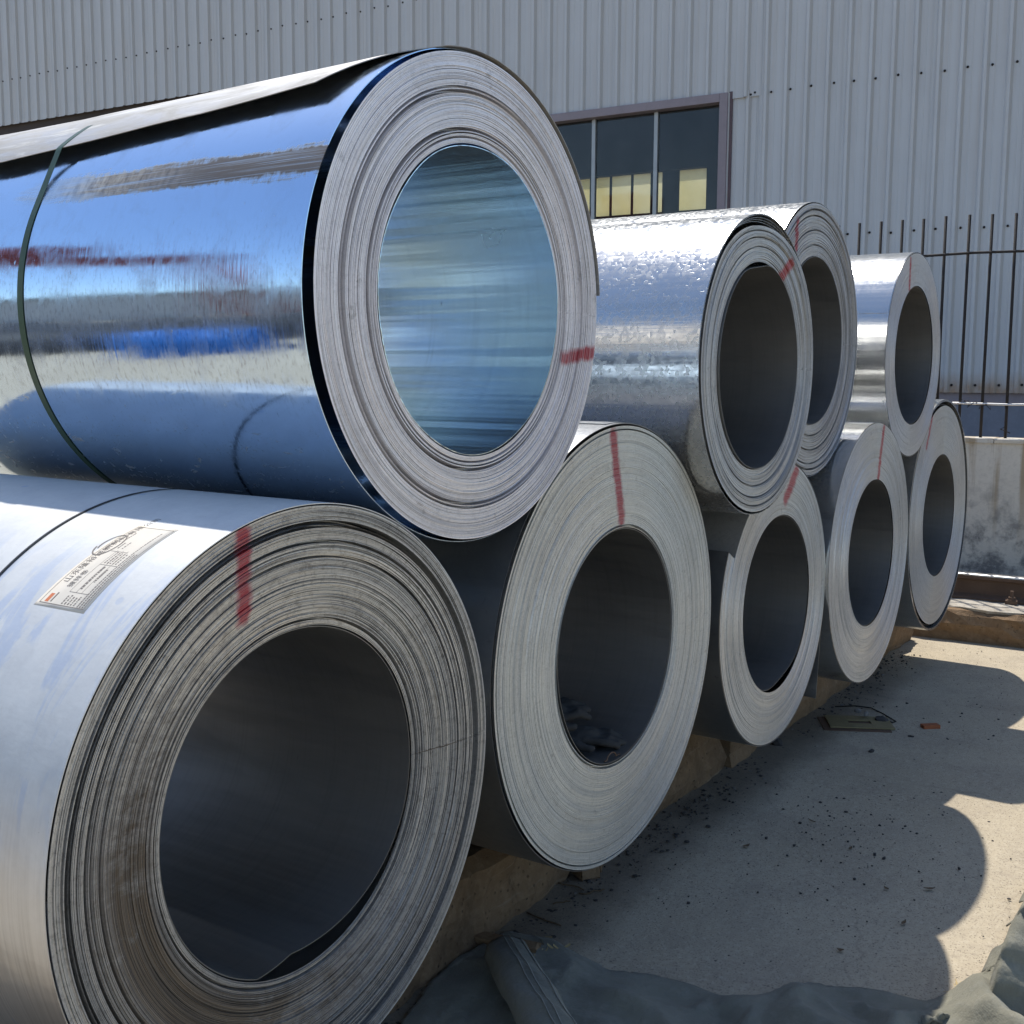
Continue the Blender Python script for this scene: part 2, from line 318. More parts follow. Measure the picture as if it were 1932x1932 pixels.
def mat_canvas():
    m = M('dusty_green_canvas'); p = m.ob
    w = m.add(m.n('TexWave', {'Vector': p, 'Scale': 160.0}), m.n('TexWave', {'Vector': p, 'Scale': 160.0}, bands_direction='Y'))
    big = m.noise(p, 3, 5, .65, .4); fine = m.noise(p, 30, 5, .7)
    c = m.mix(m.rng(big, .35, .7), (.235, .225, .175), (.145, .142, .112)); c = m.mix(m.mul(m.rng(fine, .5, .8), .45), c, (.30, .30, .26))
    c = m.mix(m.mul(m.mul(m.rng(m.noise(p, 6, 4, .6), .64, .70), .6), 1.0), c, (.11, .075, .045))
    m.bump(m.add(m.mul(w, .02), m.add(m.mul(m.noise(p, 14, 4, .6), .8), m.mul(fine, .25))), .9, .014)
    return m.set(Base_Color=c, Roughness=.9, Specular_IOR_Level=.15, Sheen_Weight=.15)
def mat_glass():
    m = M('dusty_window_glass'); t = m.t
    out = t.nodes['Material Output']
    tr = t.nodes.new('ShaderNodeBsdfTransparent'); tr.inputs[0].default_value = (.80, .84, .84, 1)
    gl = t.nodes.new('ShaderNodeBsdfGlossy'); gl.inputs['Roughness'].default_value = .03
    df = t.nodes.new('ShaderNodeBsdfDiffuse'); df.inputs[0].default_value = (.30, .33, .38, 1)
    fr = t.nodes.new('ShaderNodeFresnel'); fr.inputs[0].default_value = 1.45
    a = t.nodes.new('ShaderNodeMixShader'); b = t.nodes.new('ShaderNodeMixShader')
    dn = m.rng(m.noise(m.ob, 6, 4, .6), .35, .7, .015, .06)
    t.links.new(dn, a.inputs[0]); t.links.new(tr.outputs[0], a.inputs[1]); t.links.new(df.outputs[0], a.inputs[2])
    t.links.new(fr.outputs[0], b.inputs[0]); t.links.new(a.outputs[0], b.inputs[1]); t.links.new(gl.outputs[0], b.inputs[2])
    t.links.new(b.outputs[0], out.inputs[0]); return m.m
def mat_translucent():
    m = M('yellowed_translucent_sheet'); t = m.t; out = t.nodes['Material Output']
    tl = t.nodes.new('ShaderNodeBsdfTranslucent'); df = t.nodes.new('ShaderNodeBsdfDiffuse')
    c = m.mix(m.rng(m.noise(m.ob, .9, 3, .5), .4, .65), (.92, .86, .68), (.84, .76, .50))
    m.put(tl.inputs[0], c); m.put(df.inputs[0], c)
    a = t.nodes.new('ShaderNodeMixShader'); a.inputs[0].default_value = .15
    t.links.new(tl.outputs[0], a.inputs[1]); t.links.new(df.outputs[0], a.inputs[2]); t.links.new(a.outputs[0], out.inputs[0]); return m.m

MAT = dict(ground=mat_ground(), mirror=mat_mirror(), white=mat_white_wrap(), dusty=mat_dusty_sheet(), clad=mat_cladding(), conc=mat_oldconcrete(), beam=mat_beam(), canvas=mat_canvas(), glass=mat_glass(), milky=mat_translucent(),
    galv=mat_galv('spangled_zinc', (.66, .665, .66), .22, 1.0, .4, .35, .22, .25), galv2=mat_galv('smooth_zinc', (.64, .65, .65), .20, .25, .4, .25, .2, .5),
    galv_dark=mat_galv('shaded_zinc', (.30, .31, .32), .34, .3, .5, .6, .25, .2),  # shadow on the coil bodies in the gaps, painted in as darker zinc
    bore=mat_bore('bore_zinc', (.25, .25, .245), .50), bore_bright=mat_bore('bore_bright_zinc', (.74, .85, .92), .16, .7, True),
    strap=mat_plain('green_pet_strap', (.045, .085, .05), .42, 0, .3, 30, .05), wire=mat_plain('black_steel_band', (.03, .03, .03), .5, .6, .2, 30, .05),
    rebar=mat_plain('rusty_black_rebar', (.028, .024, .023), .75, .3, .4, 30, .3), trim=mat_plain('purple_brown_trim', (.26, .225, .25), .5, 0, .25, 4, .05),
    alu=mat_plain('grey_mullion', (.38, .40, .41), .4, .5, .2, 10, .05), dark=mat_plain('dark_interior_paint', (.06, .05, .048), .85, 0, .3, 1.2, .05),
    redox=mat_plain('red_oxide_paint', (.115, .045, .035), .7, 0, .35, 4, .1), plinthw=mat_plain('blue_grey_plaster', (.20, .215, .26), .85, 0, .4, 2.5, .15),
    railtop=mat_plain('polished_rail_steel', (.62, .61, .60), .28, .95, .15, 20, .05), rail=mat_plain('rusted_rail_steel', (.135, .085, .058), .8, .15, .4, 12, .3),
    stone=mat_plain('grey_gravel', (.20, .185, .17), .9, 0, .6, 60, .4), slag=mat_plain('dark_gravel', (.055, .05, .047), .9, 0, .5, 60, .4),
    yellow=mat_plain('faded_yellow_plate', (.27, .22, .115), .7, .1, .45, 14, .1), brick=mat_plain('orange_brick', (.34, .11, .045), .9, 0, .4, 30, .4),
    straw=mat_plain('dry_straw', (.42, .32, .16), .85, 0, .3, 30, .1), leaf=mat_plain('dry_leaf', (.13, .085, .045), .8, 0, .4, 30, .1), glove=mat_plain('dark_knit_glove', (.05, .048, .045), .95, 0, .3, 60, .25),
    thread=mat_plain('pale_thread', (.34, .33, .29), .9, 0, .3, 80, .1), paper=mat_plain('label_paper', (.70, .645, .56), .6, 0, .12, 20, .02), ink=mat_plain('label_ink', (.20, .175, .155), .7, 0, .1, 10, 0), orange=mat_plain('label_orange', (.62, .20, .09), .6, 0, .1, 10, 0),
    crane=mat_plain('crane_red_paint', (.30, .05, .03), .5, 0, .3, 2, .05), blue=mat_plain('blue_tarpaulin', (.03, .16, .48), .5, 0, .3, 3, .2), pile=mat_plain('black_tarpaulin', (.035, .036, .038), .6, 0, .4, 3, .3), shed=mat_plain('pale_shed_cladding', (.5, .5, .48), .6, 0, .3, 1, .1))

# ------------------------------------------------------------------ ground
def ground():
    xs = np.concatenate([np.linspace(-900, -20, 12), np.linspace(-12, 14, 105), np.linspace(24, 900, 12)])
    ys = np.concatenate([np.linspace(-900, -20, 12), np.linspace(-12, 14, 105), np.linspace(24, 900, 12)])
    X, Y = np.meshgrid(xs, ys, indexing='ij')
    Z = .006*fbm2(X*.9, Y*.9, 3, 3)*np.exp(-((X/20)**2+(Y/20)**2))
    tag(mesh_obj('ground', np.stack([X, Y, Z], -1).reshape(-1, 3), grid_faces(len(xs), len(ys)), MAT['ground'], smooth=True), kind='structure')
ground()
# ------------------------------------------------------------------ warehouse behind the fence
WD = 11.55; PITCH = .205; PW = 4*PITCH; WTOP = 8.6
def warehouse():
    root = empty('warehouse', (WD, 0, 0), WALL_A)
    tag(root, 'pale ribbed metal-clad warehouse wall with a framed window, behind the coils', 'warehouse')
    def panel_mesh(z0, z1):
        prof = []
        for k in range(4):
            a = k*PITCH
            for du, dn in ((0, 0), (.060, 0), (.0605, .002), (.066, .0035), (.0715, .002), (.072, 0), (.118, 0), (.138, .030), (.164, .030), (.184, 0)): prof.append((a+du, dn))
        prof.append((PW-.0005, 0)); prof.append((PW+.014, .007))
        zs = [z0, z1]; n = len(prof)
        v = [(u, d, z) for z in zs for (u, d) in prof]
        f = [[i+1, i, n+i, n+i+1] for i in range(n-1)]
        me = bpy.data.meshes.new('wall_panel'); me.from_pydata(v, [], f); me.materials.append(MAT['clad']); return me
    u0 = on_wall(2085, 0, WD)[0]; lapu, lapz = on_wall(2223, 279, WD); zbot = on_wall(2880, 1148, WD)[1]
    wr, _ = on_wall(2104, 400, WD); _, wz1 = on_wall(1960, 318, WD); wz0 = 2.75; wl = wr + 4*.735
    zopen = on_wall(190, 338.5, WD)[1]; uopen = 11.9
    meshes = {}
    def panels(ua, ub, z0, z1, out):
        """whole sheets from ua towards +u until ub is covered"""
        key = (round(z0, 3), round(z1, 3))
        if key not in meshes: meshes[key] = panel_mesh(z0, z1)
        u = ua
        while u < ub-1e-4:
            o = link('wall_panel', meshes[key], None, root); o.location = (u, out+random.uniform(0, .002), 0); u += PW
        return u
    n_r = 11
    us = lapu-n_r*PW
    panels(us, lapu, zbot, WTOP, 0)                                        # right of the lap: one sheet from sill beam to eaves
    ul = panels(lapu, 24.0, zopen if False else lapz, WTOP, .006)          # upper sheets, lapped over the lower ones
    # lower sheets: a narrow strip beside the window, then left of it up to the open bay
    key = ('strip',); me = panel_mesh(zbot, lapz+.06)
    o = link('wall_panel', me, None, root); o.location = (wr+.09-PW, -.012, 0)
    o.location.x = lapu-.02; 
    # trim that sheet to the window edge
    me2 = me.copy(); o.data = me2
    for vv in me2.vertices: vv.co.x = min(vv.co.x, wr+.01-lapu+.02)
    # panel row between lap height and open-bay height (the bay is higher than the window head)
    # left of the window
    uu = wl+.1
    while uu < uopen-.01:
        o = link('wall_panel', me, None, root); o.location = (uu, -.012, 0); uu += PW
    # hide the part of the upper sheets below the bay head: build bay sheets separately
    for ob in list(root.children):
        if ob.name.startswith('wall_panel') and ob.data == meshes.get((round(lapz, 3), round(WTOP, 3))) and ob.location.x > uopen-.3:
            if (zopen, 'bay') not in meshes: meshes[(zopen, 'bay')] = panel_mesh(zopen, WTOP)
            ob.data = meshes[(zopen, 'bay')]
    # fasteners, one row per purlin
    def screws(pts):
        bm = bmesh.new()
        for (u, z) in pts:
            r = bmesh.ops.create_cone(bm, cap_ends=True, segments=8, radius1=.0125, radius2=.007, depth=.012, matrix=Matrix.Translation((u, .012, z)) @ Matrix.Rotation(-math.pi/2, 4, 'X'))
        return tag(bm_obj('screw_row', bm, MAT['rebar'], root), kind='stuff')
    k0 = lapu-n_r*PW
    rows = [(on_wall(2570, 228, WD)[1], k0, lapu+.3), (on_wall(2743, 670, WD)[1], k0, 4.5), (zbot+.07, k0, 4.5)]
    for z, a, b in rows:
        screws([(a+.100+i*PITCH+random.uniform(-.012, .012), z+random.uniform(-.008, .008)) for i in range(int((b-a)/PITCH))])
    za, zb = on_wall(2.6, 234, WD)[1], on_wall(985, 51.8, WD)[1]
    screws([(lapu+.100+i*PITCH+random.uniform(-.012, .012), (za+zb)/2+random.uniform(-.01, .01)) for i in range(10, 90)])
    screws([(lapu+.06+i*.41, lapz+.035) for i in range(16)])
    # window: steel trim frame, mullions and panes, 4 bays
    win = empty('window', (0, 0, 0)); win.parent = root
    fz1 = wz1+.085
    def trimbar(nm, lo, hi): return box(nm, lo, hi, MAT['trim'], win, .004)
    trimbar('frame', (wr-.085, -.10, wz0-.08), (wr, .046, fz1)); trimbar('frame', (wl, -.10, wz0-.08), (wl+.085, .046, fz1))
    trimbar('frame', (wr+.001, -.10, wz1), (wl-.001, .046, fz1)); trimbar('frame', (wr+.001, -.10, wz0-.08), (wl-.001, .046, wz0))
    box('frame_flashing', (wr-.125, -.02, wz0-.08), (wr-.0855, .012, fz1+.01), mat_plain('dark_flashing', (.11, .075, .085), .5), win)
    bay = (wl-wr)/4
    for i in range(4):
        a, b = wr+i*bay, wr+(i+1)*bay
        p_ = box('pane', (a+.012, -.0765, wz0+.002), (b-.012, -.0705, wz1-.002), MAT['glass'], win)
        if i < 3:
            box('mullion', (b-.021, -.095, wz0+.001), (b+.021, -.045, wz1-.001), MAT['alu'], win, .003)
    # sill beam and plastered base below the cladding
    box('sill_beam', (us, -.14, zbot-.10), (wr+.0, -.03, zbot+.05), MAT['trim'], root)
    box('base_wall', (us, -.30, -.2), (uopen, -.045, zbot-.101), MAT['plinthw'], root)
    box('liner', (us, -.20, zbot+.06), (wr-.13, -.05, WTOP-.05), MAT['dark'], root)
    box('liner', (wr-.129, -.20, fz1+.01), (ul, -.05, WTOP-.05), MAT['dark'], root)
    box('liner', (wl+.09, -.20, zbot+.06), (uopen, -.05, fz1), MAT['dark'], root)
    box('lintel', (uopen+.3, -.30, zopen-.75), (ul, -.205, zopen+.05), MAT['redox'], root)
    box('lintel_flange', (uopen+.01, -.20, zopen-.20), (ul, -.06, zopen-.17), MAT['redox'], root)
    # rear wall with translucent glazing, ends, roof and floor slab
    RB = 9.0
    pa = [on_wall(1600+.3106*a, 250+.3106*b, WD+RB) for a, b in ((440, 880), (440, 1180), (1550, 780), (1550, 1160))]
    gz1 = (pa[0][1]+pa[2][1])/2+.05; gz0 = (pa[1][1]+pa[3][1])/2-.05
    ga = on_wall(1600+.3106*1552, 250+.3106*1000, WD+RB)[0]
    posts = [on_wall(1600+.3106*x, 250+.3106*1000, WD+RB)[0] for x in (1348, 1164, 975, 769, 578)]
    ga -= .34; gb = ga+9.0
    box('rear_wall', (us, -RB-.25, 0), (ul, -RB, gz0), MAT['dark'], root); box('rear_wall', (us, -RB-.25, gz1), (ul, -RB, WTOP-.05), MAT['dark'], root)
    box('rear_wall', (us, -RB-.25, gz0+.001), (ga, -RB, gz1-.001), MAT['dark'], root); box('rear_wall', (gb, -RB-.25, gz0+.001), (ul, -RB, gz1-.001), MAT['dark'], root)
    rw = empty('rear_window', (0, 0, 0)); rw.parent = root
    box('pane', (ga, -RB-.17, gz0+.002), (gb, -RB-.165, gz1-.002), MAT['milky'], rw)
    step = posts[2]-posts[1]
    for i, u in enumerate(posts+[posts[-1]+step*(j+1) for j in range(8)]):
        w = .17 if i == 0 else .022
        if u+w < gb: box('mullion', (u-w, -RB-.163, gz0+.003), (u+w, -RB-.135, gz1-.003), MAT['dark'], rw)
    box('end_wall', (us-.2, -RB-.2, 0), (us-.001, -.06, WTOP-.05), MAT['dark'], root); box('end_wall', (ul+.02, -RB-.2, 0), (ul+.2, -.06, WTOP-.05), MAT['dark'], root)
    box('roof', (us-.3, -RB-.5, WTOP-.04), (ul+.3, .15, WTOP+.1), MAT['shed'], root)
    # a machine standing inside, seen through the glass
    return root
warehouse()
# ------------------------------------------------------------------ low wall, rebar fence, plinth and crane rail
def u_pt(D, u, out=0.0, z=0.0):
    p = Vector((D, 0, 0)) + WDIR*u + Vector((-WN.x, -WN.y, 0))*out; p.z = z; return p
LW = 7.8; LWZ = on_wall(2900, 1280, LW)[1]
def low_wall():
    root = empty('yard_wall', (LW, 0, 0), WALL_A); tag(root, 'stained low concrete yard wall carrying the rebar fence', 'wall')
    n = 60; bm = box_bm((-3.5, -.22, -.05), (9.0, 0, LWZ-.032)); 
    bm_obj('wall_body', bm, MAT['conc'], root)
    u = -3.5; i = 0
    while u < 8.9:                                                        # uneven mortar coping, cast in short lengths
        l = random.uniform(.30, .42); dz = random.uniform(-.006, .006); t = random.uniform(-.006, .012)
        bm = box_bm((u, -.235, LWZ-.031), (min(u+l-.004, 9.0), .012+t, LWZ+dz), .004)
        for v in bm.verts: v.co.z += random.uniform(-.002, .002); v.co.y += random.uniform(-.003, .003)
        bm_obj('coping', bm, MAT['conc'], root); u += l
low_wall()
def fence():
    D = LW+.10; root = empty('rebar_fence', (D, 0, 0), WALL_A); tag(root, 'black rebar fence of upright rods on the low concrete wall', 'fence')
    xs = (1622, 1663, 1703, 1743, 1785, 1830, 1873, 1918); ys = (421, 418, 415, 413, 408, 405, 404, 402)
    tops = [on_wall(x/K, y/K, D) for x, y in zip(xs, ys)]
    pitch = (tops[0][0]-tops[-1][0])/7; ztop = sum(t[1] for t in tops)/8
    us = [t[0] for t in tops]+[tops[0][0]+pitch*(k+1) for k in range(18)]+[tops[-1][0]-pitch*(k+1) for k in range(18)]
    for i, u in enumerate(us):
        zt = tops[i][1] if i < 8 else ztop+random.uniform(-.02, .02); ln = random.uniform(-.008, .008)
        tube('upright', [(u+ln, 0, LWZ-.03), (u+ln*.5, 0, LWZ+.6), (u, 0, zt)], .0095, MAT['rebar'], root, 7)
    zb = on_wall(2870, 741, D)[1]; zl = on_wall(2850, 1179, D)[1]
    u0, u1 = min(us)-.05, max(us)+.05
    tube('cross_bar', [(u0+(u1-u0)*k/24, .018, zb+.006*math.sin(k*1.3)) for k in range(25)], .0085, MAT['rebar'], root, 7)
    tube('cross_bar', [(u0+(u1-u0)*k/24, .018, zl+.004*math.sin(k*2.3)) for k in range(25)], .0075, MAT['railtop'], root, 7)
    # bits of tie wire caught on the rods
    for k in range(3):
        u, z = on_wall(2838+k*28, 1176+k*6, D); pts = [(u+.03*math.sin(j*1.7+k)+.012*j, .02+.01*math.cos(j*2), z+.02*math.sin(j*2.4+k)) for j in range(7)]
        tube('tie_wire', pts, .002, MAT['rebar'], root, 5)
    u, z = on_wall(2935, 1230, D); tube('tie_wire', [(u, .012, z+.10), (u-.012, .02, z+.02), (u-.004, .022, z-.04), (u+.02, .02, z-.05), (u-.04, .022, z-.075)], .003, MAT['rebar'], root, 5)
fence()
PD = 6.92; PZ = .183
def plinth():
    n = 150; us = np.linspace(-3.2, 8.5, n)
    prof = [(.0, -.1), (.0, .0), (.006, .05), (.004, .10), (-.002, PZ-.035), (-.02, PZ-.008), (-.05, PZ), (-.16, PZ), (-.30, PZ), (-.66, PZ), (-.66, -.1)]
    v = []
    for j, u in enumerate(us):
        for i, (o, z) in enumerate(prof):
            a = .018*vnoise(u*5+i*3.1, 4)+.010*vnoise(u*17+i*1.7, 9); rough = 1.0 if i in (2, 3, 4, 5) else (.5 if i in (6, 7) else 0)
            v.append((u, o+a*rough, z+(.008*vnoise(u*9+i, 6)+.006*vnoise(u*31+i, 2))*(1 if i in (5, 6) else .3 if 1 < i < 9 else 0)))
    root = empty('rail_plinth', (PD, 0, 0), WALL_A); tag(root, 'crumbling brown concrete plinth with the crane rail on top', 'plinth')
    mesh_obj('plinth_body', v, grid_faces(n, len(prof)), MAT['beam'], root)
    m = M('pale_worn_screed'); n1 = m.noise(m.ob, 20, 6, .7); n2 = m.noise(m.ob, 3, 4, .6); m.bump(n1, .7, .012)
    mat = m.set(Base_Color=m.mix(m.rng(n1, .35, .65), m.mix(m.rng(n2, .4, .6), (.50, .46, .39), (.42, .38, .32)), (.30, .26, .21)), Roughness=.95)
    vv = []; prof2 = [(-.040, PZ-.03), (-.030, PZ+.003), (-.08, PZ+.010), (-.20, PZ+.011), (-.645, PZ+.010)]
    for j, u in enumerate(us):
        for i, (o, z) in enumerate(prof2): vv.append((u, o+(.014*vnoise(u*11+i*.4, 8)+.01*vnoise(u*37, 3) if i < 2 else 0), z+.004*vnoise(u*23+i*5, 5)*(i < 4)))
    mesh_obj('screed', vv, grid_faces(n, len(prof2)), mat, root)
plinth()
def rail():
    D = 7.25; z0 = PZ+.012; root = empty('crane_rail', (D, 0, z0), WALL_A); tag(root, 'rusty steel crane rail with a polished head in front of the stained wall', 'rail')
    zt = on_wall(2900, 1679, D)[1]-z0
    def ext(nm, prof, mat):
        n = len(prof); v = [(u, o, z) for u in (-3.1, 8.4) for o, z in prof]; f = [[(i+1) % n, i, n+i, n+(i+1) % n] for i in range(n)]+[list(range(n)), list(range(n, 2*n))[::-1]]
        return mesh_obj(nm, v, f, mat, root)
    ext('foot', [(.062, 0), (.062, .010), (.02, .022), (.009, .03), (-.009, .03), (-.02, .022), (-.062, .010), (-.062, 0)], MAT['rail'])
    ext('web', [(.0088, .0295), (.0075, .05), (.0075, zt-.045), (.012, zt-.0365), (-.012, zt-.0365), (-.0075, zt-.045), (-.0075, .05), (-.0088, .0295)], MAT['rail'])
    ext('head_side', [(.012, zt-.036), (.033, zt-.030), (.034, zt-.012), (-.034, zt-.012), (-.033, zt-.030), (-.012, zt-.036)], MAT['rail'])
    ext('running_surface', [(.0345, zt-.0115), (.033, zt-.004), (.026, zt), (-.026, zt), (-.033, zt-.004), (-.0345, zt-.0115)], MAT['railtop'])
    # clips
    u, _ = on_wall(2955, 1770, D-.06)
    for k, uu in enumerate((u, u+.55, u+1.1)):
        c = empty('rail_clip', u_pt(D, uu, .088, z0), WALL_A)
        tag(c, ('rusty bolted clip on the sunlit plinth, in the open beside the last coil', 'rusty bolted clip on the plinth hidden behind the last coil', 'rusty bolted clip on the plinth behind the stacked coils')[k], 'rail clip', 'clips holding the crane rail down')
        bm = box_bm((-.033, -.028, 0), (.033, .026, .024), .004); bm_obj('clip_plate', bm, MAT['rail'], c)
        bm = bmesh.new(); bmesh.ops.create_cone(bm, cap_ends=True, segments=6, radius1=.021, radius2=.021, depth=.018, matrix=Matrix.Translation((0, 0, .033))); bm_obj('nut', bm, MAT['rail'], c)
        bm = bmesh.new(); bmesh.ops.create_cone(bm, cap_ends=True, segments=12, radius1=.027, radius2=.027, depth=.004, matrix=Matrix.Translation((0, 0, .0262))); bm_obj('washer', bm, MAT['rail'], c)
        bm = bmesh.new(); bmesh.ops.create_cone(bm, cap_ends=True, segments=12, radius1=.0105, radius2=.0100, depth=.036, matrix=Matrix.Translation((0, 0, .060))); bm_obj('bolt', bm, MAT['rail'], c)
rail()

# ------------------------------------------------------------------ steel coils
# name: (x, y of the near end, z of the axis, outer radius)
Q = dict(A=(1.4143, 1.362, .7612, .5198), B=(1.9119, 1.3655, 1.6423, .4882), C=(2.5805, 1.3968, .8079, .5771), D=(3.3041, 1.3219, 1.5278, .4401), E=(3.7682, 1.4242, .7229, .4893),
         F=(4.1918, 1.4733, 1.6279, .5028), G=(4.7922, 1.4124, .7723, .5407), H=(5.3386, 1.4196, 1.5941, .4491), I=(5.9902, 1.4358, .8108, .5717))
BORE = .305; TAU = 2*math.pi
def face_pt(k, px, py):
    """display pixel (1932) -> (x, z) on the near end of coil k relative to its axis"""
    P = on_y(px/K, py/K, Q[k][1]); return (P.x-Q[k][0], P.z-Q[k][2]+Q[k][3])   # the end is modelled with the coil's base at z = 0
class Coil:
    def __init__(s, k, label, L=1.25, edge=None, seg=224, pitch=.0028, jit=.0006, grooves=6, gdep=.004, recess=0.0, rp=None, seed=1, notch=None, dome=0.0, packr=None, gaps=()):
        s.k = k; s.x, s.y, s.z, s.R = Q[k]; s.L = L; s.seg = seg
        s.root = empty('steel_coil', (s.x, s.y+L/2, s.z-s.R)); tag(s.root, label, 'steel coil', 'galvanised steel coils stacked in two tiers')
        s.oy = -L/2; s.oz = s.R                       # local offsets: near end, axis height
        s.rp = rp or s.R-.002; rg = np.random.RandomState(seed)
        s.notch = notch
        # ---- near end: every wrap is a step of its own, with dark gaps between some of them
        nw = int((s.rp-BORE-.002)/pitch); rs, ys = [], []
        off = 0.0; gset = set(rg.choice(np.arange(3, nw-3), grooves, replace=False))
        for w in range(nw):
            r0 = BORE+.002+w*pitch; t = w/(nw-1)
            dy = rg.normal(0, jit)+off+recess*(1-t)**1.3+dome*math.sin(t*math.pi)
            if rg.rand() < .06: off += rg.normal(0, jit*2.2)
            off *= .97
            dp = gdep*rg.uniform(1.2, 3.0) if w in gset else rg.uniform(.0006, .0016)
            wd = .42 if w in gset else .24
            rs += [r0, r0+pitch*(1-wd), r0+pitch*(1-wd*.55)]; ys += [dy, dy, dy+dp]
        for (gr, gw, gd) in gaps:                               # wraps that have sprung apart: open black gaps
            for i_, r_ in enumerate(rs):
                if abs(r_-gr) < gw/2+pitch*.35: ys[i_] += gd
        rs[-1] = s.rp; ys[-1] = ys[-2]
        rs = np.array(rs); ys = np.array(ys); th = np.arange(seg)/seg*TAU
        T, RR = np.meshgrid(th, rs, indexing='ij')
        YY = np.tile(ys, (seg, 1))
        w_id = np.arange(len(rs))//3
        for j in range(3):
            ph = vnoise(w_id*.7+j*11, seed+j)*TAU; am = jit*.9*vnoise(w_id*.31+j*5, seed+7+j)
            YY += am[None, :]*np.cos((j+1)*T+ph[None, :])
        if packr is not None:                                  # outer wraps squeezed in where the pack sags
            sc = packr(np.degrees(T)); k_ = np.clip((RR-BORE)/(s.rp-BORE), 0, 1); RR = RR-sc*k_**1.5
        if notch:                                             # outer wraps torn back over part of the turn
            a0, a1, depth, band = notch; d = np.degrees(T)
            YY += ((d > a0) & (d < a1) & (RR > s.rp-band))*depth
        V = np.stack([RR*np.cos(T), s.oy+YY, RR*np.sin(T)+s.oz], -1).reshape(-1, 3)
        f = grid_faces(seg, len(rs), True)
        uv = np.stack([T, RR], -1).reshape(-1, 2)
        s.edge = mesh_obj('wound_edge', V, f, edge, s.root, uv)
        # ---- far end: plain annulus with coarse steps
        rs2 = np.linspace(BORE+.002, s.rp-.018, 14); T2, R2 = np.meshgrid(np.arange(96)/96*TAU, rs2, indexing='ij')
        V = np.stack([R2*np.cos(T2), np.full_like(R2, L/2)+.002*np.sin(R2*400), R2*np.sin(T2)+s.oz], -1).reshape(-1, 3)
        mesh_obj('far_edge', V, grid_faces(96, 14, True)[:, ::-1], edge, s.root, np.stack([T2, R2], -1).reshape(-1, 2))
    def sheet(s, name, mat, rad, a0=0.0, a1=360.0, y0=0.0, y1=None, n=200, m=40, thick=.0016, closed=False, flip=False, dent=0.0, seed=3):
        """sheet bent round the axis; rad(angle_deg, y) gives the radius, y0/y1 may depend on the angle; uv = (arc length from the top, y)"""
        y1 = s.L if y1 is None else y1
        th = np.linspace(a0, a1, n, endpoint=not closed); t = np.linspace(0, 1, m)
        TH, T = np.meshgrid(th, t, indexing='ij')
        ya = y0(TH) if callable(y0) else y0; yb = y1(TH) if callable(y1) else y1
        YY = ya+(yb-ya)*T
        RR = rad(TH, YY)+np.zeros_like(TH)
        if dent: RR = RR+dent*fbm2(TH*.035, YY*3.0, 2, seed)
        a = np.radians(TH); V = np.stack([RR*np.cos(a), s.oy+YY, RR*np.sin(a)+s.oz], -1).reshape(-1, 3)
        arc = np.radians(((TH-90+180) % 360)-180) if closed else np.radians(TH-90)
        uv = np.stack([arc*s.R, YY], -1).reshape(-1, 2)
        f = grid_faces(n, m, closed)
        if flip: f = f[:, ::-1]
        o = mesh_obj(name, V, f, mat, s.root, uv, smooth=True)
        if thick:
            md = o.modifiers.new('thickness', 'SOLIDIFY'); md.thickness = thick; md.offset = -1; crease(o)
        return o
    def outer(s, mat, rad=None, y0=0.0, **kw):
        """outer wrap; split at the bottom so the uv seam is out of sight"""
        return s.sheet('outer_wrap', mat, rad or (lambda t, y: s.R+0*t), -90, 270, y0, **kw)
    def inner(s, mat, rad=None, **kw): return s.sheet('inner_wrap', mat, rad or (lambda t, y: BORE+0*t), 90, 450, kw.pop('y0', .003), thick=.0015, flip=True, **kw)
    def strap(s, y, w, mat, rad, a0=-90, a1=270, n=240, nm='binding_strap'):
        return s.sheet(nm, mat, rad, a0, a1, y-w/2, y+w/2, n=n, m=3, thick=.0009)

# -- A: white outer wrap, label, soiled end
A_marks = [(face_pt('A', 458, 1008), face_pt('A', 470, 1165), .017)]
edgeA = mat_edge('wound_edge_soiled', (.56, .55, .53), (.065, .06, .055), 1.2, .42, soil=(R_(218), 1.7, .95), marks=A_marks, speck=.2, seed=1, grit=.40)
cA = Coil('A', 'bottom coil with white outer wrap, paper label and mud-browned end', 1.25, edgeA, 352, .0024, .0009, 9, .005, .026, seed=11, gaps=((.488, .004, .03), (.481, .002, .02), (.455, .002, .014), (.43, .0015, .01), (.318, .0015, .012)))
wrapA = lambda t, y: .5198+0*t
cA.outer(MAT['white'], wrapA, n=260, m=60)
_fl = lambda t: np.where(t < 264, np.clip(1-(264-t)/15, 0, 1), .5+.5*np.cos(np.pi*np.clip((t-264)/84, 0, 1)))
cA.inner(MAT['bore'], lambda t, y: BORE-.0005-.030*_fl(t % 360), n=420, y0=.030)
cA.strap(1.742-1.362, .006, MAT['wire'], lambda t, y: .5225+0*t)
# -- B: mirror-bright, green strap, lifted outer sheet
edgeB = mat_edge('wound_edge_bright', (.84, .815, .84), (.10, .10, .12), .66, .36, marks=[(face_pt('B', 1066, 676), face_pt('B', 1122, 664), .016)], speck=.35, seed=5, mid=.4, metal=.42)
cB = Coil('B', 'mirror-bright top coil with green strap and lifted outer sheet', 1.5, edgeB, 352, .0023, .0008, 11, .005, .004, rp=.4735, seed=23, gaps=((.334, .004, .03), (.326, .0015, .02), (.318, .0015, .012), (.402, .0025, .02), (.411, .0015, .015)))
wrapB = lambda t, y: .4785+.0115*bumpf(t, 190, 78)-.014*np.clip((y-.10)/.9, 0, 1)
cB.outer(MAT['mirror'], wrapB, y0=.010, n=300, m=60)
def liftB(t, y):
    s_ = np.clip((t-108)/32, 0, 1); amt = .020+.014*np.clip(1-y/.4, 0, 1)
    return wrapB(t, y)+.0030+amt*s_**1.5
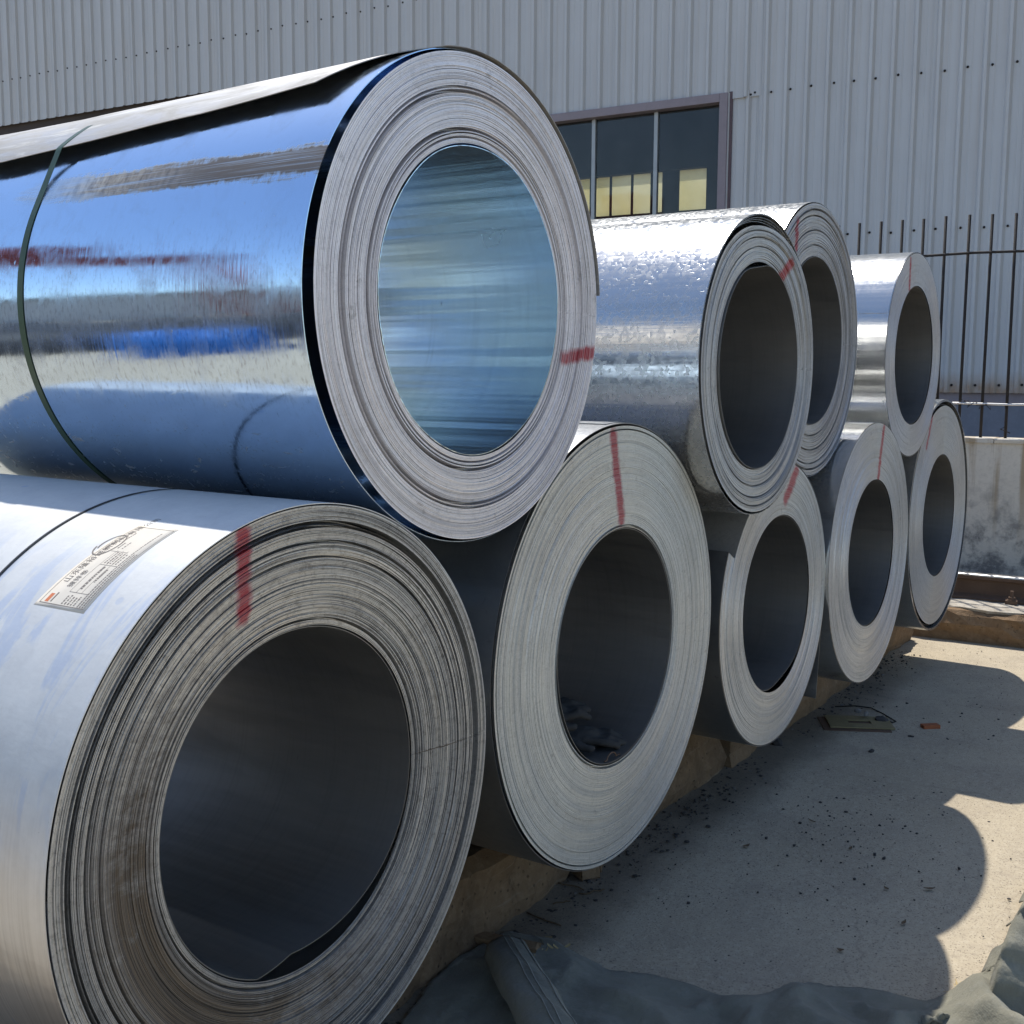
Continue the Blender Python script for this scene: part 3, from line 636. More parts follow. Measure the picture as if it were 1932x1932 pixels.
def endB(y): return 132+9*np.clip(y/1.0, 0, 1)-29*np.clip(1-y/.11, 0, 1)**1.2
def loose_B():
    n, m = 90, 90; T, Y = np.meshgrid(np.linspace(0, 1, n), np.concatenate([np.linspace(-.004, .14, 30), np.linspace(.145, 1.5, 60)]), indexing='ij')
    TH = 5+(endB(Y)-5)*T; RR = liftB(TH, Y); a = np.radians(TH)
    RR = RR+.0015*fbm2(Y*4, TH*.05, 2, 5)*np.clip((TH-90)/30, 0, 1)
    V = np.stack([RR*np.cos(a), cB.oy+Y, RR*np.sin(a)+cB.oz], -1).reshape(-1, 3)
    o = mesh_obj('lifted_sheet', V, grid_faces(n, m), MAT['dusty'], cB.root, np.stack([np.radians(TH-90)*.49, Y], -1).reshape(-1, 2), smooth=True)
    md = o.modifiers.new('thickness', 'SOLIDIFY'); md.thickness = .0016; md.offset = -1; crease(o)
    o['label'] = 'dusty outer sheet lifting off the coil'
loose_B()
cB.inner(MAT['bore_bright'], lambda t, y: BORE-.0005+.0016*np.sin(np.radians(t*2+30))+.0010*np.sin(np.radians(t*7)), n=300)
YS = 2.172-1.3655
def strapB(t, y):
    base = wrapB(t, y)+.0024; lf = liftB(t, y)+.0012; e = float(endB(np.array(YS)))
    lift_e = float(liftB(np.array(e), np.array(YS)))+.0012
    # runs over the lifted sheet, then drops from its free edge back to the coil along a chord
    r = np.where(t < 5, base, lf); ang2 = e+math.degrees(math.acos((float(wrapB(np.array(e+18), YS))+.0024)/lift_e))
    p0 = np.array([lift_e*math.cos(R_(e)), lift_e*math.sin(R_(e))]); rb = float(wrapB(np.array(ang2), YS)+.0024); p1 = np.array([rb*math.cos(R_(ang2)), rb*math.sin(R_(ang2))])
    d = p1-p0; a = np.radians(t); den = np.cos(a)*d[1]-np.sin(a)*d[0]; chord = (p0[0]*d[1]-p0[1]*d[0])/np.where(np.abs(den) < 1e-6, 1e-6, den)
    r = np.where((t >= e) & (t < ang2), chord, r); return np.where(t >= ang2, base, r)
cB.strap(YS, .019, MAT['strap'], strapB, n=420)
# -- C: thick wall, gloves in the bore
edgeC = mat_edge('wound_edge_clean', (.70, .71, .685), (.22, .225, .215), .62, .43, marks=[(face_pt('C', 1158, 822), face_pt('C', 1172, 980), .019)], speck=.5, seed=9)
cC = Coil('C', 'thick-walled bottom coil with dark gloves lying in its bore', 1.25, edgeC, 320, .0021, .0004, 5, .002, .0, rp=.566, seed=31, gaps=((.312, .0015, .012), (.557, .0015, .012)))
wrapC = lambda t, y: .5695+.0075*bumpf(t, 0, 120)
cC.outer(MAT['galv_dark'], wrapC, y0=.006, n=240)
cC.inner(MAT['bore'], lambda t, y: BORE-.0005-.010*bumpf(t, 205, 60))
cC.sheet('loose_sheet', MAT['galv_dark'], lambda t, y: wrapC(t, y)+.002+.020*np.clip((12-t)/45, 0, 1)**1.5, 95, -26, .02, 1.23, n=90, m=20, flip=True)
# -- D: spangled, gaping outer wraps at the top, red smear at the bore rim
edgeD = mat_edge('wound_edge_grey', (.66, .67, .675), (.12, .12, .125), .9, .40, marks=[(face_pt('D', 1478, 523), face_pt('D', 1494, 498), .020)], speck=.3, seed=13)
cD = Coil('D', 'top coil with a red smear at its bore rim and gaping outer wraps', 1.25, edgeD, 256, .0026, .0009, 8, .004, .010, rp=.4335, seed=41, gaps=((.39, .0015, .012), (.355, .0015, .012), (.415, .0015, .014)), packr=lambda t: .026*bumpf(t, 88, 52))
cD.outer(MAT['galv'], lambda t, y: .4401+0*t, y0=.002, n=220)
for j, (dr, dy) in enumerate(((.0065, .006), (.0125, .010), (.0185, .013))):
    cD.sheet('loose_wrap', MAT['galv'], (lambda dr: lambda t, y: .4385-dr*bumpf(t, 88, 54)-.0008*0)(dr), 40-j*4, 140+j*4, dy, .5, n=80, m=6, thick=.0012)
cD.sheet('sheet_end', MAT['galv'], lambda t, y: .4401+.0024+0*t, 30, 177.5, .003, 1.24, n=120, m=8)
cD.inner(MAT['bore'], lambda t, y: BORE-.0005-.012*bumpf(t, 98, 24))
# -- E: notched outer wraps, hanging sheet, inner tongue
edgeE = mat_edge('wound_edge_light', (.72, .725, .71), (.19, .19, .185), .65, .38, marks=[(face_pt('E', 1503, 890), face_pt('E', 1483, 940), .026)], speck=.4, seed=17)
cE = Coil('E', 'bottom coil with torn-back outer wraps and a sheet hanging from its side', 1.25, edgeE, 256, .0026, .0005, 5, .003, .0, rp=.4865, seed=53, notch=(92, 151, .30, .052))
cE.outer(MAT['galv_dark'], y0=lambda t: .001+.30*((t > 92) & (t < 151)), n=360)
cE.inner(MAT['bore'], lambda t, y: BORE-.0005-.024*bumpf(t, 285, 40))
def hang_E():
    n, m = 30, 12; T, Y = np.meshgrid(np.linspace(0, 1, n), np.linspace(.004, .5, m), indexing='ij')
    ang = np.clip(12-T*80, -18, 12); a = np.radians(ang); r = .4905+.002*T
    X = r*np.cos(a); Z = r*np.sin(a)+cE.oz; ex = np.clip(T-.375, 0, 1)
    X = X-.05*ex**1.4+.012*ex*np.sin(Y*6); Z = Z-.46*ex+.03*ex*(Y/.5)
    o = mesh_obj('hanging_sheet', np.stack([X, cE.oy+Y, Z], -1).reshape(-1, 3), grid_faces(n, m), MAT['galv_dark'], cE.root, np.stack([T, Y], -1).reshape(-1, 2), smooth=True)
    md = o.modifiers.new('thickness', 'SOLIDIFY'); md.thickness = .0016; crease(o)
hang_E()
# -- F..I
edgeF = mat_edge('wound_edge_dull', (.60, .60, .605), (.12, .12, .125), .9, .43, marks=[(face_pt('F', 1505, 418), face_pt('F', 1504, 468), .016)], speck=.25, seed=21)
cF = Coil('F', 'top coil with ragged dark outer wraps, tucked behind the red-smeared one', 1.25, edgeF, 224, .0028, .0010, 9, .005, .006, rp=.492, seed=61, gaps=((.47, .003, .02), (.45, .002, .014), (.40, .0015, .012), (.345, .0015, .012)))
cF.outer(MAT['galv'], lambda t, y: .4955+.0072*bumpf(t, 330, 80), y0=lambda t: .004+.010*np.clip(vnoise(t*.12, 5), 0, 1)*bumpf(t, 330, 80), n=300)
cF.inner(MAT['bore'])
edgeG = mat_edge('wound_edge_stripe', (.70, .70, .69), (.20, .20, .20), .6, .39, marks=[(face_pt('G', 1668, 806), face_pt('G', 1657, 900), .017)], speck=.4, seed=25)
cG = Coil('G', 'bottom coil with a straight red stripe above its bore, in the row\'s fourth place', 1.25, edgeG, 224, .0028, .0005, 5, .003, .0, seed=71)
cG.root['label'] = 'bottom coil with a thin straight red stripe between bore and rim, second from the rail'
cG.outer(MAT['galv2']); cG.inner(MAT['bore'])
edgeH = mat_edge('wound_edge_smooth', (.66, .655, .66), (.30, .30, .305), .45, .40, marks=[(face_pt('H', 1718, 490), face_pt('H', 1716, 545), .014)], speck=.3, seed=29)
cH = Coil('H', 'smooth-ended smallest coil on the upper tier beside the rebar fence', 1.25, edgeH, 200, .003, .0003, 3, .002, .0, seed=83)
cH.sheet('sheet_end', MAT['galv2'], lambda t, y: .4491+.0024+0*t, 30, 158, .003, 1.24, n=120, m=8); cH.outer(MAT['galv2']); cH.inner(MAT['bore'], lambda t, y: BORE-.0005-.006*bumpf(t, 150, 60))
edgeI = mat_edge('wound_edge_end', (.66, .655, .64), (.28, .275, .27), .45, .42, marks=[(face_pt('I', 1762, 772), face_pt('I', 1748, 845), .013)], speck=.3, seed=33)
cI = Coil('I', 'last bottom coil by the crane rail, its outer wrap standing off', 1.25, edgeI, 200, .003, .0003, 3, .002, .0, rp=.548, seed=97)
cI.outer(MAT['galv2'], lambda t, y: .5685+.003*bumpf(t, 20, 90), thick=.011, y0=-.004)
cI.sheet('second_wrap', MAT['galv2'], lambda t, y: .5525+0*t, -90, 270, .012, n=160, m=12)
cI.inner(MAT['bore'])

# ---- no second line of coils behind the first; the dark bores use a darker zinc
# ------------------------------------------------------------------ label on coil A
def label_A():
    Rr = .5198+.0014
    def at(px, py):
        d = ray(px, py); o = Vector((-cA.x, 0, CAMZ-cA.z)); a = d.x**2+d.z**2; b = 2*(d.x*o.x+d.z*o.z); c = o.x**2+o.z**2-Rr**2
        t = (-b-math.sqrt(b*b-4*a*c))/(2*a); P = o+d*t; return math.degrees(math.atan2(P.z, P.x)), P.y-cA.y
    # corners in the photograph: upper-left, lower-left, lower-right, upper-right
    s = 500/1932; c1 = at(80+108*s, 1500+985*s); c2 = at(80+600*s, 1500+1180*s); c4 = at(80+1300*s, 1500+115*s); c3 = at(80+1690*s, 1500+205*s)
    ang0 = (c1[0]+c2[0])/2; ang1 = (c3[0]+c4[0])/2; ya = (c2[1]+c3[1])/2; yb = (c1[1]+c4[1])/2
    LA = abs(math.radians(ang0-ang1))*Rr; LW_ = abs(yb-ya)
    # label frame: s along the arc from the lower end upwards, t from the far edge (top of the print) towards the coil end
    def P(s_, t_, h=0.0):
        f_ = s_/LA; skew = (c1[1]+(c4[1]-c1[1])*f_, c2[1]+(c3[1]-c2[1])*f_)
        a = math.radians(ang0+(ang1-ang0)*f_); y = skew[0]+(skew[1]-skew[0])*(t_/LW_)
        return ((Rr+h)*math.cos(a), cA.oy+y, (Rr+h)*math.sin(a)+cA.oz)
    n, m = 28, 4
    V = [P(LA*i/(n-1), LW_*j/(m-1)) for i in range(n) for j in range(m)]
    lab = mesh_obj('paper_label', V, grid_faces(n, m), MAT['paper'], cA.root, smooth=True)
    md = lab.modifiers.new('t', 'SOLIDIFY'); md.thickness = .0004
    lab['label'] = 'printed paper label stuck on the white wrap'
    def quad_strip(s0, s1, t0, t1, mat, nm, h=.0006, k=10):
        V = [P(s0+(s1-s0)*i/k, t, h) for i in range(k+1) for t in (t0, t1)]
        return mesh_obj(nm, V, grid_faces(k+1, 2), mat, lab)
    def text(body, s0, t0, size, mat=MAT['ink']):
        cu = bpy.data.curves.new('print', 'FONT'); cu.body = body; cu.size = size; cu.resolution_u = 2
        o = bpy.data.objects.new('print', cu); COL.objects.link(o)
        dg = bpy.context.evaluated_depsgraph_get(); me = bpy.data.meshes.new_from_object(o.evaluated_get(dg)); bpy.data.objects.remove(o)
        for v in me.vertices: v.co = Vector(P(s0+v.co.x, t0-v.co.y, .0007))
        link('print', me, mat, lab)
    # border
    e = .006
    for a, b, c, d in ((e, LA-e, e, e+.0011), (e, LA-e, LW_-e-.0011, LW_-e), (e, e+.0014, e, LW_-e), (LA-e-.0012, LA-e, e, LW_-e)): quad_strip(a, b, c, d, MAT['ink'], 'border')
    text('山东隆裕诚新材料有限公司', LA*.24, LW_*.20, .0155)
    text('镀锌卷', LA*.20, LW_*.36, .013)
    for f_, t_ in ((.16, .52), (.46, .52), (.62, .40)): quad_strip(LA*f_, LA*f_+.001, LW_*(t_-.10), LW_*(t_+.28), MAT['ink'], 'rule')
    for t_ in (.42, .55, .66): quad_strip(LA*.16, LA*.64, LW_*t_, LW_*t_+.0007, MAT['ink'], 'rule')
    quad_strip(LA*.045, LA*.125, LW_*.13, LW_*.20, MAT['orange'], 'emblem'); quad_strip(LA*.05, LA*.14, LW_*.235, LW_*.262, MAT['ink'], 'emblem_line')
    # rows of small print, too small to read: one mesh of dashes
    vs, fs = [], []
    def dash(s0, s1, t0, t1):
        b = len(vs); vs.extend([P(s0, t0, .0006), P(s1, t0, .0006), P(s1, t1, .0006), P(s0, t1, .0006)]); fs.append([b, b+1, b+2, b+3])
    def row(fa, fb, ft, h, w=.0035):
        s_ = LA*fa
        while s_ < LA*fb:
            l = random.uniform(.4, 1.3)*w; dash(s_, s_+l, LW_*ft-h/2, LW_*ft+h/2); s_ += l+random.uniform(.3, .8)*w*.6
    for ft in (.80, .85, .90): row(.04, .62 if ft > .84 else .9, ft, .0026)
    for ft in (.48, .54, .60, .66, .72): row(.045, .125, ft, .0030, .004); row(.48, .60, ft, .0028, .004)
    row(.20, .44, .58, .0042, .004); row(.28, .42, .69, .0036, .003); row(.66, .74, .36, .003); row(.66, .74, .46, .003); row(.70, .90, .16, .003); row(.74, .86, .26, .003)
    tag(mesh_obj('small_print', vs, fs, MAT['ink'], lab), kind='stuff')
    # hand-drawn loop and scribble in marker pen
    def pen(pts, w):
        V, F = [], []
        for i, (a, b) in enumerate(pts):
            p, q = pts[max(i-1, 0)], pts[min(i+1, len(pts)-1)]; d = Vector((q[0]-p[0], q[1]-p[1])).normalized(); n_ = (-d.y*w/2, d.x*w/2)
            V += [P(a+n_[0], b+n_[1], .0009), P(a-n_[0], b-n_[1], .0009)]
        mesh_obj('pen_stroke', V, grid_faces(len(pts), 2), MAT['ink'], lab)
    cx, cy, rx, ry = LA*.70, LW_*.10, LA*.115, LW_*.17
    pen([(cx+rx*(1+.05*t)*math.cos(-2.2+t), cy+ry*(1+.04*t)*math.sin(-2.2+t)) for t in np.linspace(0, 6.6, 44)], .0024)
    pen([(cx-rx*.55+rx*1.0*t, cy+ry*.15*math.sin(t*26)+ry*.1) for t in np.linspace(0, 1, 30)], .0018)
label_A()

# ------------------------------------------------------------------ beams under the coils
BZ = .2353
def beam(x0, x1, y0, y1, label, seed, ztop=BZ):
    nx = 70; xs = np.linspace(x0, x1, nx); w = y1-y0
    prof = [(0, -.02), (-.012, .05), (-.004, .12), (.004, ztop-.03), (.03, ztop), (w-.02, ztop), (w, ztop-.02), (w, -.02)]
    v = []
    for i, x in enumerate(xs):
        e = min(i, nx-1-i); 
        for j, (o, z) in enumerate(prof):
            a = .020*vnoise(x*6+j*2.3, seed)+.008*vnoise(x*23+j*5, seed+3)
            v.append((x-(x0+x1)/2+.012*vnoise(j*2.1+x, seed+5)*(e == 0), o+(a if j < 4 else a*.3)+.015*(x-x0)-w/2, z+(.008*vnoise(x*11+j, seed+2) if j in (3, ) else 0)))
    n = len(prof); f = grid_faces(nx, n).tolist()+[list(range(n)), [(nx-1)*n+k for k in range(n)][::-1]]
    o = mesh_obj('support_beam', v, f, MAT['beam']); o.location = ((x0+x1)/2, (y0+y1)/2, 0)
    tag(o, label, 'beam', 'beams the bottom coils rest on'); return o
beam(.55, 2.86, 1.665, 1.88, 'rough brown beam under the white-wrapped coil and the thick-walled coil', 3)
beam(2.90, 4.02, 1.715, 1.93, 'rough brown beam under the coil with the hanging sheet', 8)
beam(4.06, 6.72, 1.70, 1.92, 'rough brown beam under the two coils nearest the crane rail', 15)
for k, (a, b) in enumerate(((.55, 2.86), (2.90, 4.02), (4.06, 6.72))):
    beam(a, b, 2.38, 2.58, 'brown beam supporting the rear ends of the bottom coils', 30+k)

# ------------------------------------------------------------------ gloves in the bore of coil C
def glove(label, loc, rz, tilt, seed):
    rg = random.Random(seed); bm = bmesh.new()
    def cap(a, b, r0, r1, k=7, flat=.75):
        a, b = Vector(a), Vector(b)
        for i in range(k):
            t = i/(k-1); bmesh.ops.create_icosphere(bm, subdivisions=2, radius=r0+(r1-r0)*t, matrix=Matrix.Translation(a.lerp(b, t)) @ Matrix.Diagonal((1, 1, flat, 1)))
    cap((0, 0, .022), (.085, .002, .026), .042, .045, 7, .55); cap((.02, .022, .02), (.085, .026, .024), .03, .032, 6, .6); cap((.02, -.022, .02), (.085, -.024, .024), .03, .03, 6, .6)
    cap((-.075, .004, .018), (0, 0, .02), .044, .040, 7, .42)
    for k, (y, l) in enumerate(((-.041, .055), (-.014, .070), (.014, .074), (.040, .062))):
        m_ = (.12+l*.35, y*1.10, .026+rg.uniform(0, .008)); e = (.115+l*.95, y*1.25+rg.uniform(-.008, .008), .014+rg.uniform(0, .006))
        cap((.095, y, .024), m_, .0165, .0155); cap(m_, e, .0155, .0135)
    cap((.03, -.045, .02), (.062, -.078, .022), .019, .017); cap((.062, -.078, .022), (.098, -.086, .018), .017, .014)
    me = bpy.data.meshes.new('work_glove'); bm.to_mesh(me); bm.free()
    o = link('work_glove', me, MAT['glove']); md = o.modifiers.new('r', 'REMESH'); md.mode = 'VOXEL'; md.voxel_size = .0045; md.use_smooth_shade = True
    sm = o.modifiers.new('s', 'SMOOTH'); sm.iterations = 4
    tx = bpy.data.textures.new('folds', 'CLOUDS'); tx.noise_scale = .035; dm = o.modifiers.new('d', 'DISPLACE'); dm.texture = tx; dm.strength = .010; dm.texture_coords = 'LOCAL'
    o.location = loc; o.rotation_euler = (tilt[0], tilt[1], rz); tag(o, label, 'glove', 'work gloves left in a coil bore'); return o
gz = cC.z-BORE
glove('dark work glove lying flat in the thick coil\'s bore, fingers outward', (2.60, 1.60, gz+.006), R_(-62), (0, R_(2)), 1)
glove('dark crumpled work glove lying on top of the other glove', (2.545, 1.66, gz+.052), R_(-30), (R_(8), R_(-4)), 2)

# ------------------------------------------------------------------ canvas tarpaulin heaped on the ground
def tarpaulin():
    poly = [(2.24, 1.70), (2.44, 1.66), (2.50, 1.55), (2.42, 1.32), (2.52, 1.02), (2.66, .88), (2.70, .72), (2.74, .60), (2.88, .52), (3.10, .53), (3.45, .56), (3.85, .56), (4.05, .30), (3.7, -.25), (2.6, -.55), (1.55, -.1), (1.35, .9), (1.55, 1.45), (1.95, 1.62)]
    st = .0125; xs = np.arange(1.3, 4.1, st); ys = np.arange(-.6, 1.75, st); X, Y = np.meshgrid(xs, ys, indexing='ij')
    # signed distance to the outline (positive inside)
    d = np.full(X.shape, 1e9); ins = np.zeros(X.shape, bool); n = len(poly)
    wx = X+.028*fbm2(X*4, Y*4, 3, 5); wy = Y+.028*fbm2(X*4, Y*4, 3, 9)
    for i in range(n):
        (x0, y0), (x1, y1) = poly[i], poly[(i+1) % n]
        ex, ey = x1-x0, y1-y0; t = np.clip(((wx-x0)*ex+(wy-y0)*ey)/(ex*ex+ey*ey), 0, 1)
        d = np.minimum(d, np.hypot(wx-x0-t*ex, wy-y0-t*ey))
        c = (y0 > wy) != (y1 > wy); xi = (x1-x0)*(wy-y0)/((y1-y0) if y1 != y0 else 1e-9)+x0; ins ^= c & (wx < xi)
    sd = np.where(ins, d, -d)
    # folds: warped ridges plus a few named ones
    qx = X+.16*fbm2(X*1.7, Y*1.7, 3, 21); qy = Y+.16*fbm2(X*1.7, Y*1.7, 3, 33)
    r1 = 1-np.abs(vnoise2(qx*2.3+qy*.9, qy*3.4-qx*.6, 2))*2; r2 = 1-np.abs(vnoise2(qx*5.2, qy*6.0+qx*2, 8))*2
    cr = 1-np.abs(vnoise2(qx*9+qy*3, qy*10-qx*4, 61))*2; cr2 = 1-np.abs(vnoise2(qx*17-qy*6, qy*15+qx*7, 71))*2
    fine_h = .012*np.clip(cr, 0, 1)**2+.005*np.clip(cr2, 0, 1)**2
    h = 0.010+.034*np.clip(r1, 0, 1)**2+.016*np.clip(r2, 0, 1)**2+.02*fbm2(X*2, Y*2, 3, 40)
    def ridge(pts, hh, w, sharp=1.6):
        dd = np.full(X.shape, 1e9)
        for (x0, y0), (x1, y1) in zip(pts[:-1], pts[1:]):
            ex, ey = x1-x0, y1-y0; t = np.clip(((qx-x0)*ex+(qy-y0)*ey)/(ex*ex+ey*ey), 0, 1); dd = np.minimum(dd, np.hypot(qx-x0-t*ex, qy-y0-t*ey))
        return hh*np.clip(1-dd/w, 0, 1)**sharp
    for a in (ridge([(2.20, 1.55), (2.05, 1.30), (1.9, .95)], .05, .13), ridge([(2.40, 1.30), (2.30, .95), (2.24, .5)], .05, .14), ridge([(2.62, .78), (2.35, .66), (2.0, .6)], .06, .15), ridge([(3.00, .36), (2.78, .42), (2.5, .30)], .09, .16),
              ridge([(3.10, .30), (3.25, .05)], .05, .12, 1.0), ridge([(2.9, .25), (2.7, .0)], .08, .12), ridge([(2.55, .98), (2.60, .8)], .05, .1)): h = np.maximum(h, a+.5*h)
    h = (h+fine_h)*(1-.55*np.clip((Y-1.05)/.3, 0, 1)); edge = np.clip(sd/.10, 0, 1); Z = .006+np.maximum(h, .0)*(edge*(2-edge))+.010*np.clip(1-np.abs(sd-.012)/.014, 0, 1)
    keep = sd > 0; idx = -np.ones(X.shape, int); kk = np.argwhere(keep); idx[keep] = np.arange(len(kk))
    V = np.stack([X[keep], Y[keep], Z[keep]], -1); f = []
    ok = keep[:-1, :-1] & keep[1:, :-1] & keep[1:, 1:] & keep[:-1, 1:]
    a = idx[:-1, :-1][ok]; b = idx[1:, :-1][ok]; c = idx[1:, 1:][ok]; e = idx[:-1, 1:][ok]
    root = empty('canvas_tarpaulin', (2.6, .6, 0)); tag(root, 'crumpled grey-green canvas tarpaulin heaped on the concrete in front of the coils', 'tarpaulin')
    V = V-np.array([2.6, .6, 0]); o = mesh_obj('canvas', V, np.stack([a, b, c, e], -1), MAT['canvas'], root, smooth=True)
    sm = o.modifiers.new('s', 'SMOOTH'); sm.iterations = 1; md = o.modifiers.new('t', 'SOLIDIFY'); md.thickness = .004; md.offset = 1
    # sharp folds that stand up at the sunlit end
    def fold(nm, ridge_px, lf, rf, seed):
        R0 = [on_z(x/K, y/K, z) for x, y, z in ridge_px]; n, m = 48, 26; vs = []
        for i in range(n):
            t = i/(n-1)*(len(R0)-1); k = min(int(t), len(R0)-2); p = R0[k].lerp(R0[k+1], t-k); e = min(1.0, 3.0*min(i, n-1-i)/(n-1)+.35)
            for j in range(m):
                q = j/(m-1)*2-.7                                        # -0.7 .. 1.3, the ridge at 0
                if q < 0: o_ = _rt0*(q/.7*lf); f_ = 1-(-q/.7)**1.15
                else: o_ = _rt0*(q/1.3*rf); f_ = (1-(q/1.3))**1.1
                w_ = .010*float(vnoise(i*.16+j*.35, seed))+.006*float(vnoise(i*.45-j*.2, seed+4))
                vs.append((p.x+o_.x-2.6+.01*float(vnoise(i*.3, seed+2)), p.y+o_.y-.6, max(.004, .006+(p.z-.006)*f_*(.75+.25*e)+w_*min(1, 5*f_))))
        ob = mesh_obj(nm, vs, grid_faces(n, m), MAT['canvas'], root, smooth=True); md = ob.modifiers.new('t', 'SOLIDIFY'); md.thickness = .004; md.offset = 1
    fold('fold', ((1868, 1925, .05), (1880, 1860, .12), (1890, 1805, .17), (1900, 1762, .21), (1913, 1728, .23), (1935, 1700, .25), (1965, 1670, .26)), .05, .42, 2)
    fold('fold', ((1846, 1915, .03), (1845, 1875, .05), (1853, 1845, .065), (1868, 1825, .075), (1890, 1815, .08)), .02, .16, 6)
    fold('fold', ((1735, 1925, .045), (1775, 1912, .065), (1815, 1912, .06), (1850, 1922, .05), (1880, 1945, .05)), .03, .14, 11)
    # turned-over hem that stands up from the heap
    L = [on_z(x/K, y/K, z) for x, y, z in ((955, 1782, .06), (985, 1835, .10), (1018, 1890, .13), (1050, 1945, .15), (1085, 2010, .15), (1120, 2090, .14))]
    vs = []; n = 60; side = []
    st = [[], [], []]
    for i in range(n):
        t = i/(n-1)*(len(L)-1); k = min(int(t), len(L)-2); p = L[k].lerp(L[k+1], t-k); dirn = (L[min(k+2, len(L)-1)]-L[max(k-1, 0)]).normalized(); sd_ = Vector((dirn.y, -dirn.x, 0)).normalized()
        for j in range(15):
            s_ = (j/14-.5)*.105; hh = .020*math.cos(s_/.105*math.pi)+(.005 if j in (1, 13) else 0)+.005*float(vnoise(i*.18+j*.25, 5))-.03*max(0, abs(s_)-.042)/.01; q = p+sd_*s_; P_ = (q.x-2.6, q.y-.6, q.z+hh); vs.append(P_)
            if j in (2, 6, 8): st[(2, 6, 8).index(j)].append((P_[0], P_[1], P_[2]+.0075))
    o = mesh_obj('hem', vs, grid_faces(n, 15), MAT['canvas'], root, smooth=True); md = o.modifiers.new('t', 'SOLIDIFY'); md.thickness = .005
    for line in st: tube('stitching', line, .0013, MAT['thread'], root, 5)
tarpaulin()

# ------------------------------------------------------------------ loose things on the ground
def rock_mesh(rg, r):
    bm = bmesh.new(); bmesh.ops.create_icosphere(bm, subdivisions=1, radius=r)
    sx, sy, sz = rg.uniform(.7, 1.3), rg.uniform(.7, 1.3), rg.uniform(.45, .85)
    for v in bm.verts: v.co = Vector((v.co.x*sx, v.co.y*sy, v.co.z*sz))*rg.uniform(.72, 1.15)
    return bm
def scatter(name, label, n, sampler, rmin, rmax, mat, seed):
    rg = random.Random(seed); vs, fs = [], []
    base = []
    for _ in range(10):
        bm = rock_mesh(rg, 1.0); base.append(([v.co.copy() for v in bm.verts], [[v.index for v in f.verts] for f in bm.faces])); bm.free()
    for _ in range(n):
        x, y = sampler(rg); r = rmin*(rmax/rmin)**(rg.random()**2.2); bv, bf = base[rg.randrange(10)]; a = rg.uniform(0, TAU); b0 = len(vs); c, s_ = math.cos(a), math.sin(a)
        for v in bv: vs.append((x+r*(v.x*c-v.y*s_), y+r*(v.x*s_+v.y*c), r*.35+r*v.z))
        fs += [[i+b0 for i in f] for f in bf]
    return tag(mesh_obj(name, vs, fs, mat), label, 'gravel', kind='stuff')
def s_band(rg):
    x = rg.uniform(1.9, 6.4); return x, 1.665+.015*(x-2)+rg.gauss(0, .03)-abs(rg.gauss(0, .07))
def s_field(rg):
    while True:
        x, y = rg.gauss(4.3, .62), rg.gauss(1.12, .22)
        if 2.9 < x < 6.6 and y < 1.66: return x, y
def s_wide(rg): return rg.uniform(2.3, 6.8), rg.uniform(.2, 1.65)
scatter('gravel', 'dark grit and gravel strewn along the foot of the beams', 1500, s_band, .0016, .0085, MAT['slag'], 2)
scatter('gravel', 'dark gravel scattered over the shaded concrete', 760, s_field, .0015, .0075, MAT['slag'], 3)
scatter('gravel', 'tiny grit specks all over the concrete yard', 1500, s_wide, .0011, .0036, MAT['slag'], 4)
scatter('gravel', 'pale stone chips lying among the dark grit', 160, s_band, .002, .009, MAT['stone'], 5)
for i, (px, py, r, lb) in enumerate(((2270, 2178, .035, 'flat dark lump of slag on the concrete near the hanging sheet'), (2505, 2095, .020, 'grey stone on the yellow plate\'s far edge'), (2530, 2103, .018, 'pale grey stone lying on the yellow plate'), (2578, 2112, .030, 'dark rough stone beside the yellow plate'), (2545, 2200, .016, 'small dark stone in front of the yellow plate'), (2660, 2155, .012, 'dark pebble below the orange brick piece'))):
    p = on_z(px, py); o = bm_obj('stone', rock_mesh(random.Random(50+i), r), MAT['slag' if 'dark' in lb else 'stone']); o.location = (p.x, p.y, r*.42+(.02 if 'yellow plate' in lb and 'on' in lb and 'beside' not in lb and 'front' not in lb else 0)); tag(o, lb, 'stone')
def yellow_plate():
    p = on_z(2510, 2117); root = empty('steel_plate', (p.x, p.y, 0), R_(-62)); tag(root, 'faded yellow plate with a square hole lying on the concrete', 'plate')
    a, b, t = .135, .085, .005; hx, hy = .048, .022
    for lo, hi in (((-a, -b), (-hx, b)), ((hx, -b), (a, b)), ((-hx, -b), (hx, -hy)), ((-hx, hy), (hx, b))):
        box('plate_strip', (lo[0]+.0003, lo[1], .008), (hi[0]-.0003, hi[1], .008+t), MAT['yellow'], root)
    box('lower_plate', (-a-.03, -b-.03, .001), (a-.02, b-.01, .0065), MAT['rail'], root)
yellow_plate()
p = on_z(2718, 2128); o = bm_obj('brick_fragment', box_bm((-.038, -.018, 0), (.038, .018, .018), .003), MAT['brick']); o.location = p; o.rotation_euler = (0, 0, R_(-48)); tag(o, 'small orange brick fragment on the shaded concrete', 'brick')
pts = [on_z(x, y, .006) for x, y in ((2440, 2064), (2500, 2062), (2545, 2068), (2580, 2085), (2605, 2100), (2618, 2108), (2608, 2112), (2588, 2100))]
tag(tube('scrap_wire', pts, .0028, MAT['wire'], n=5), 'thin dark wire curling behind the yellow plate', 'wire')
def strewn(name, labels, cat, grp, spots, mk):
    for i, (x, y) in enumerate(spots):
        label = labels[i]
        o = mk(random.Random(900+i)); o.name = name; o.location = (x, y, 0); o.rotation_euler = (0, 0, random.uniform(0, TAU)); tag(o, label, cat, grp)
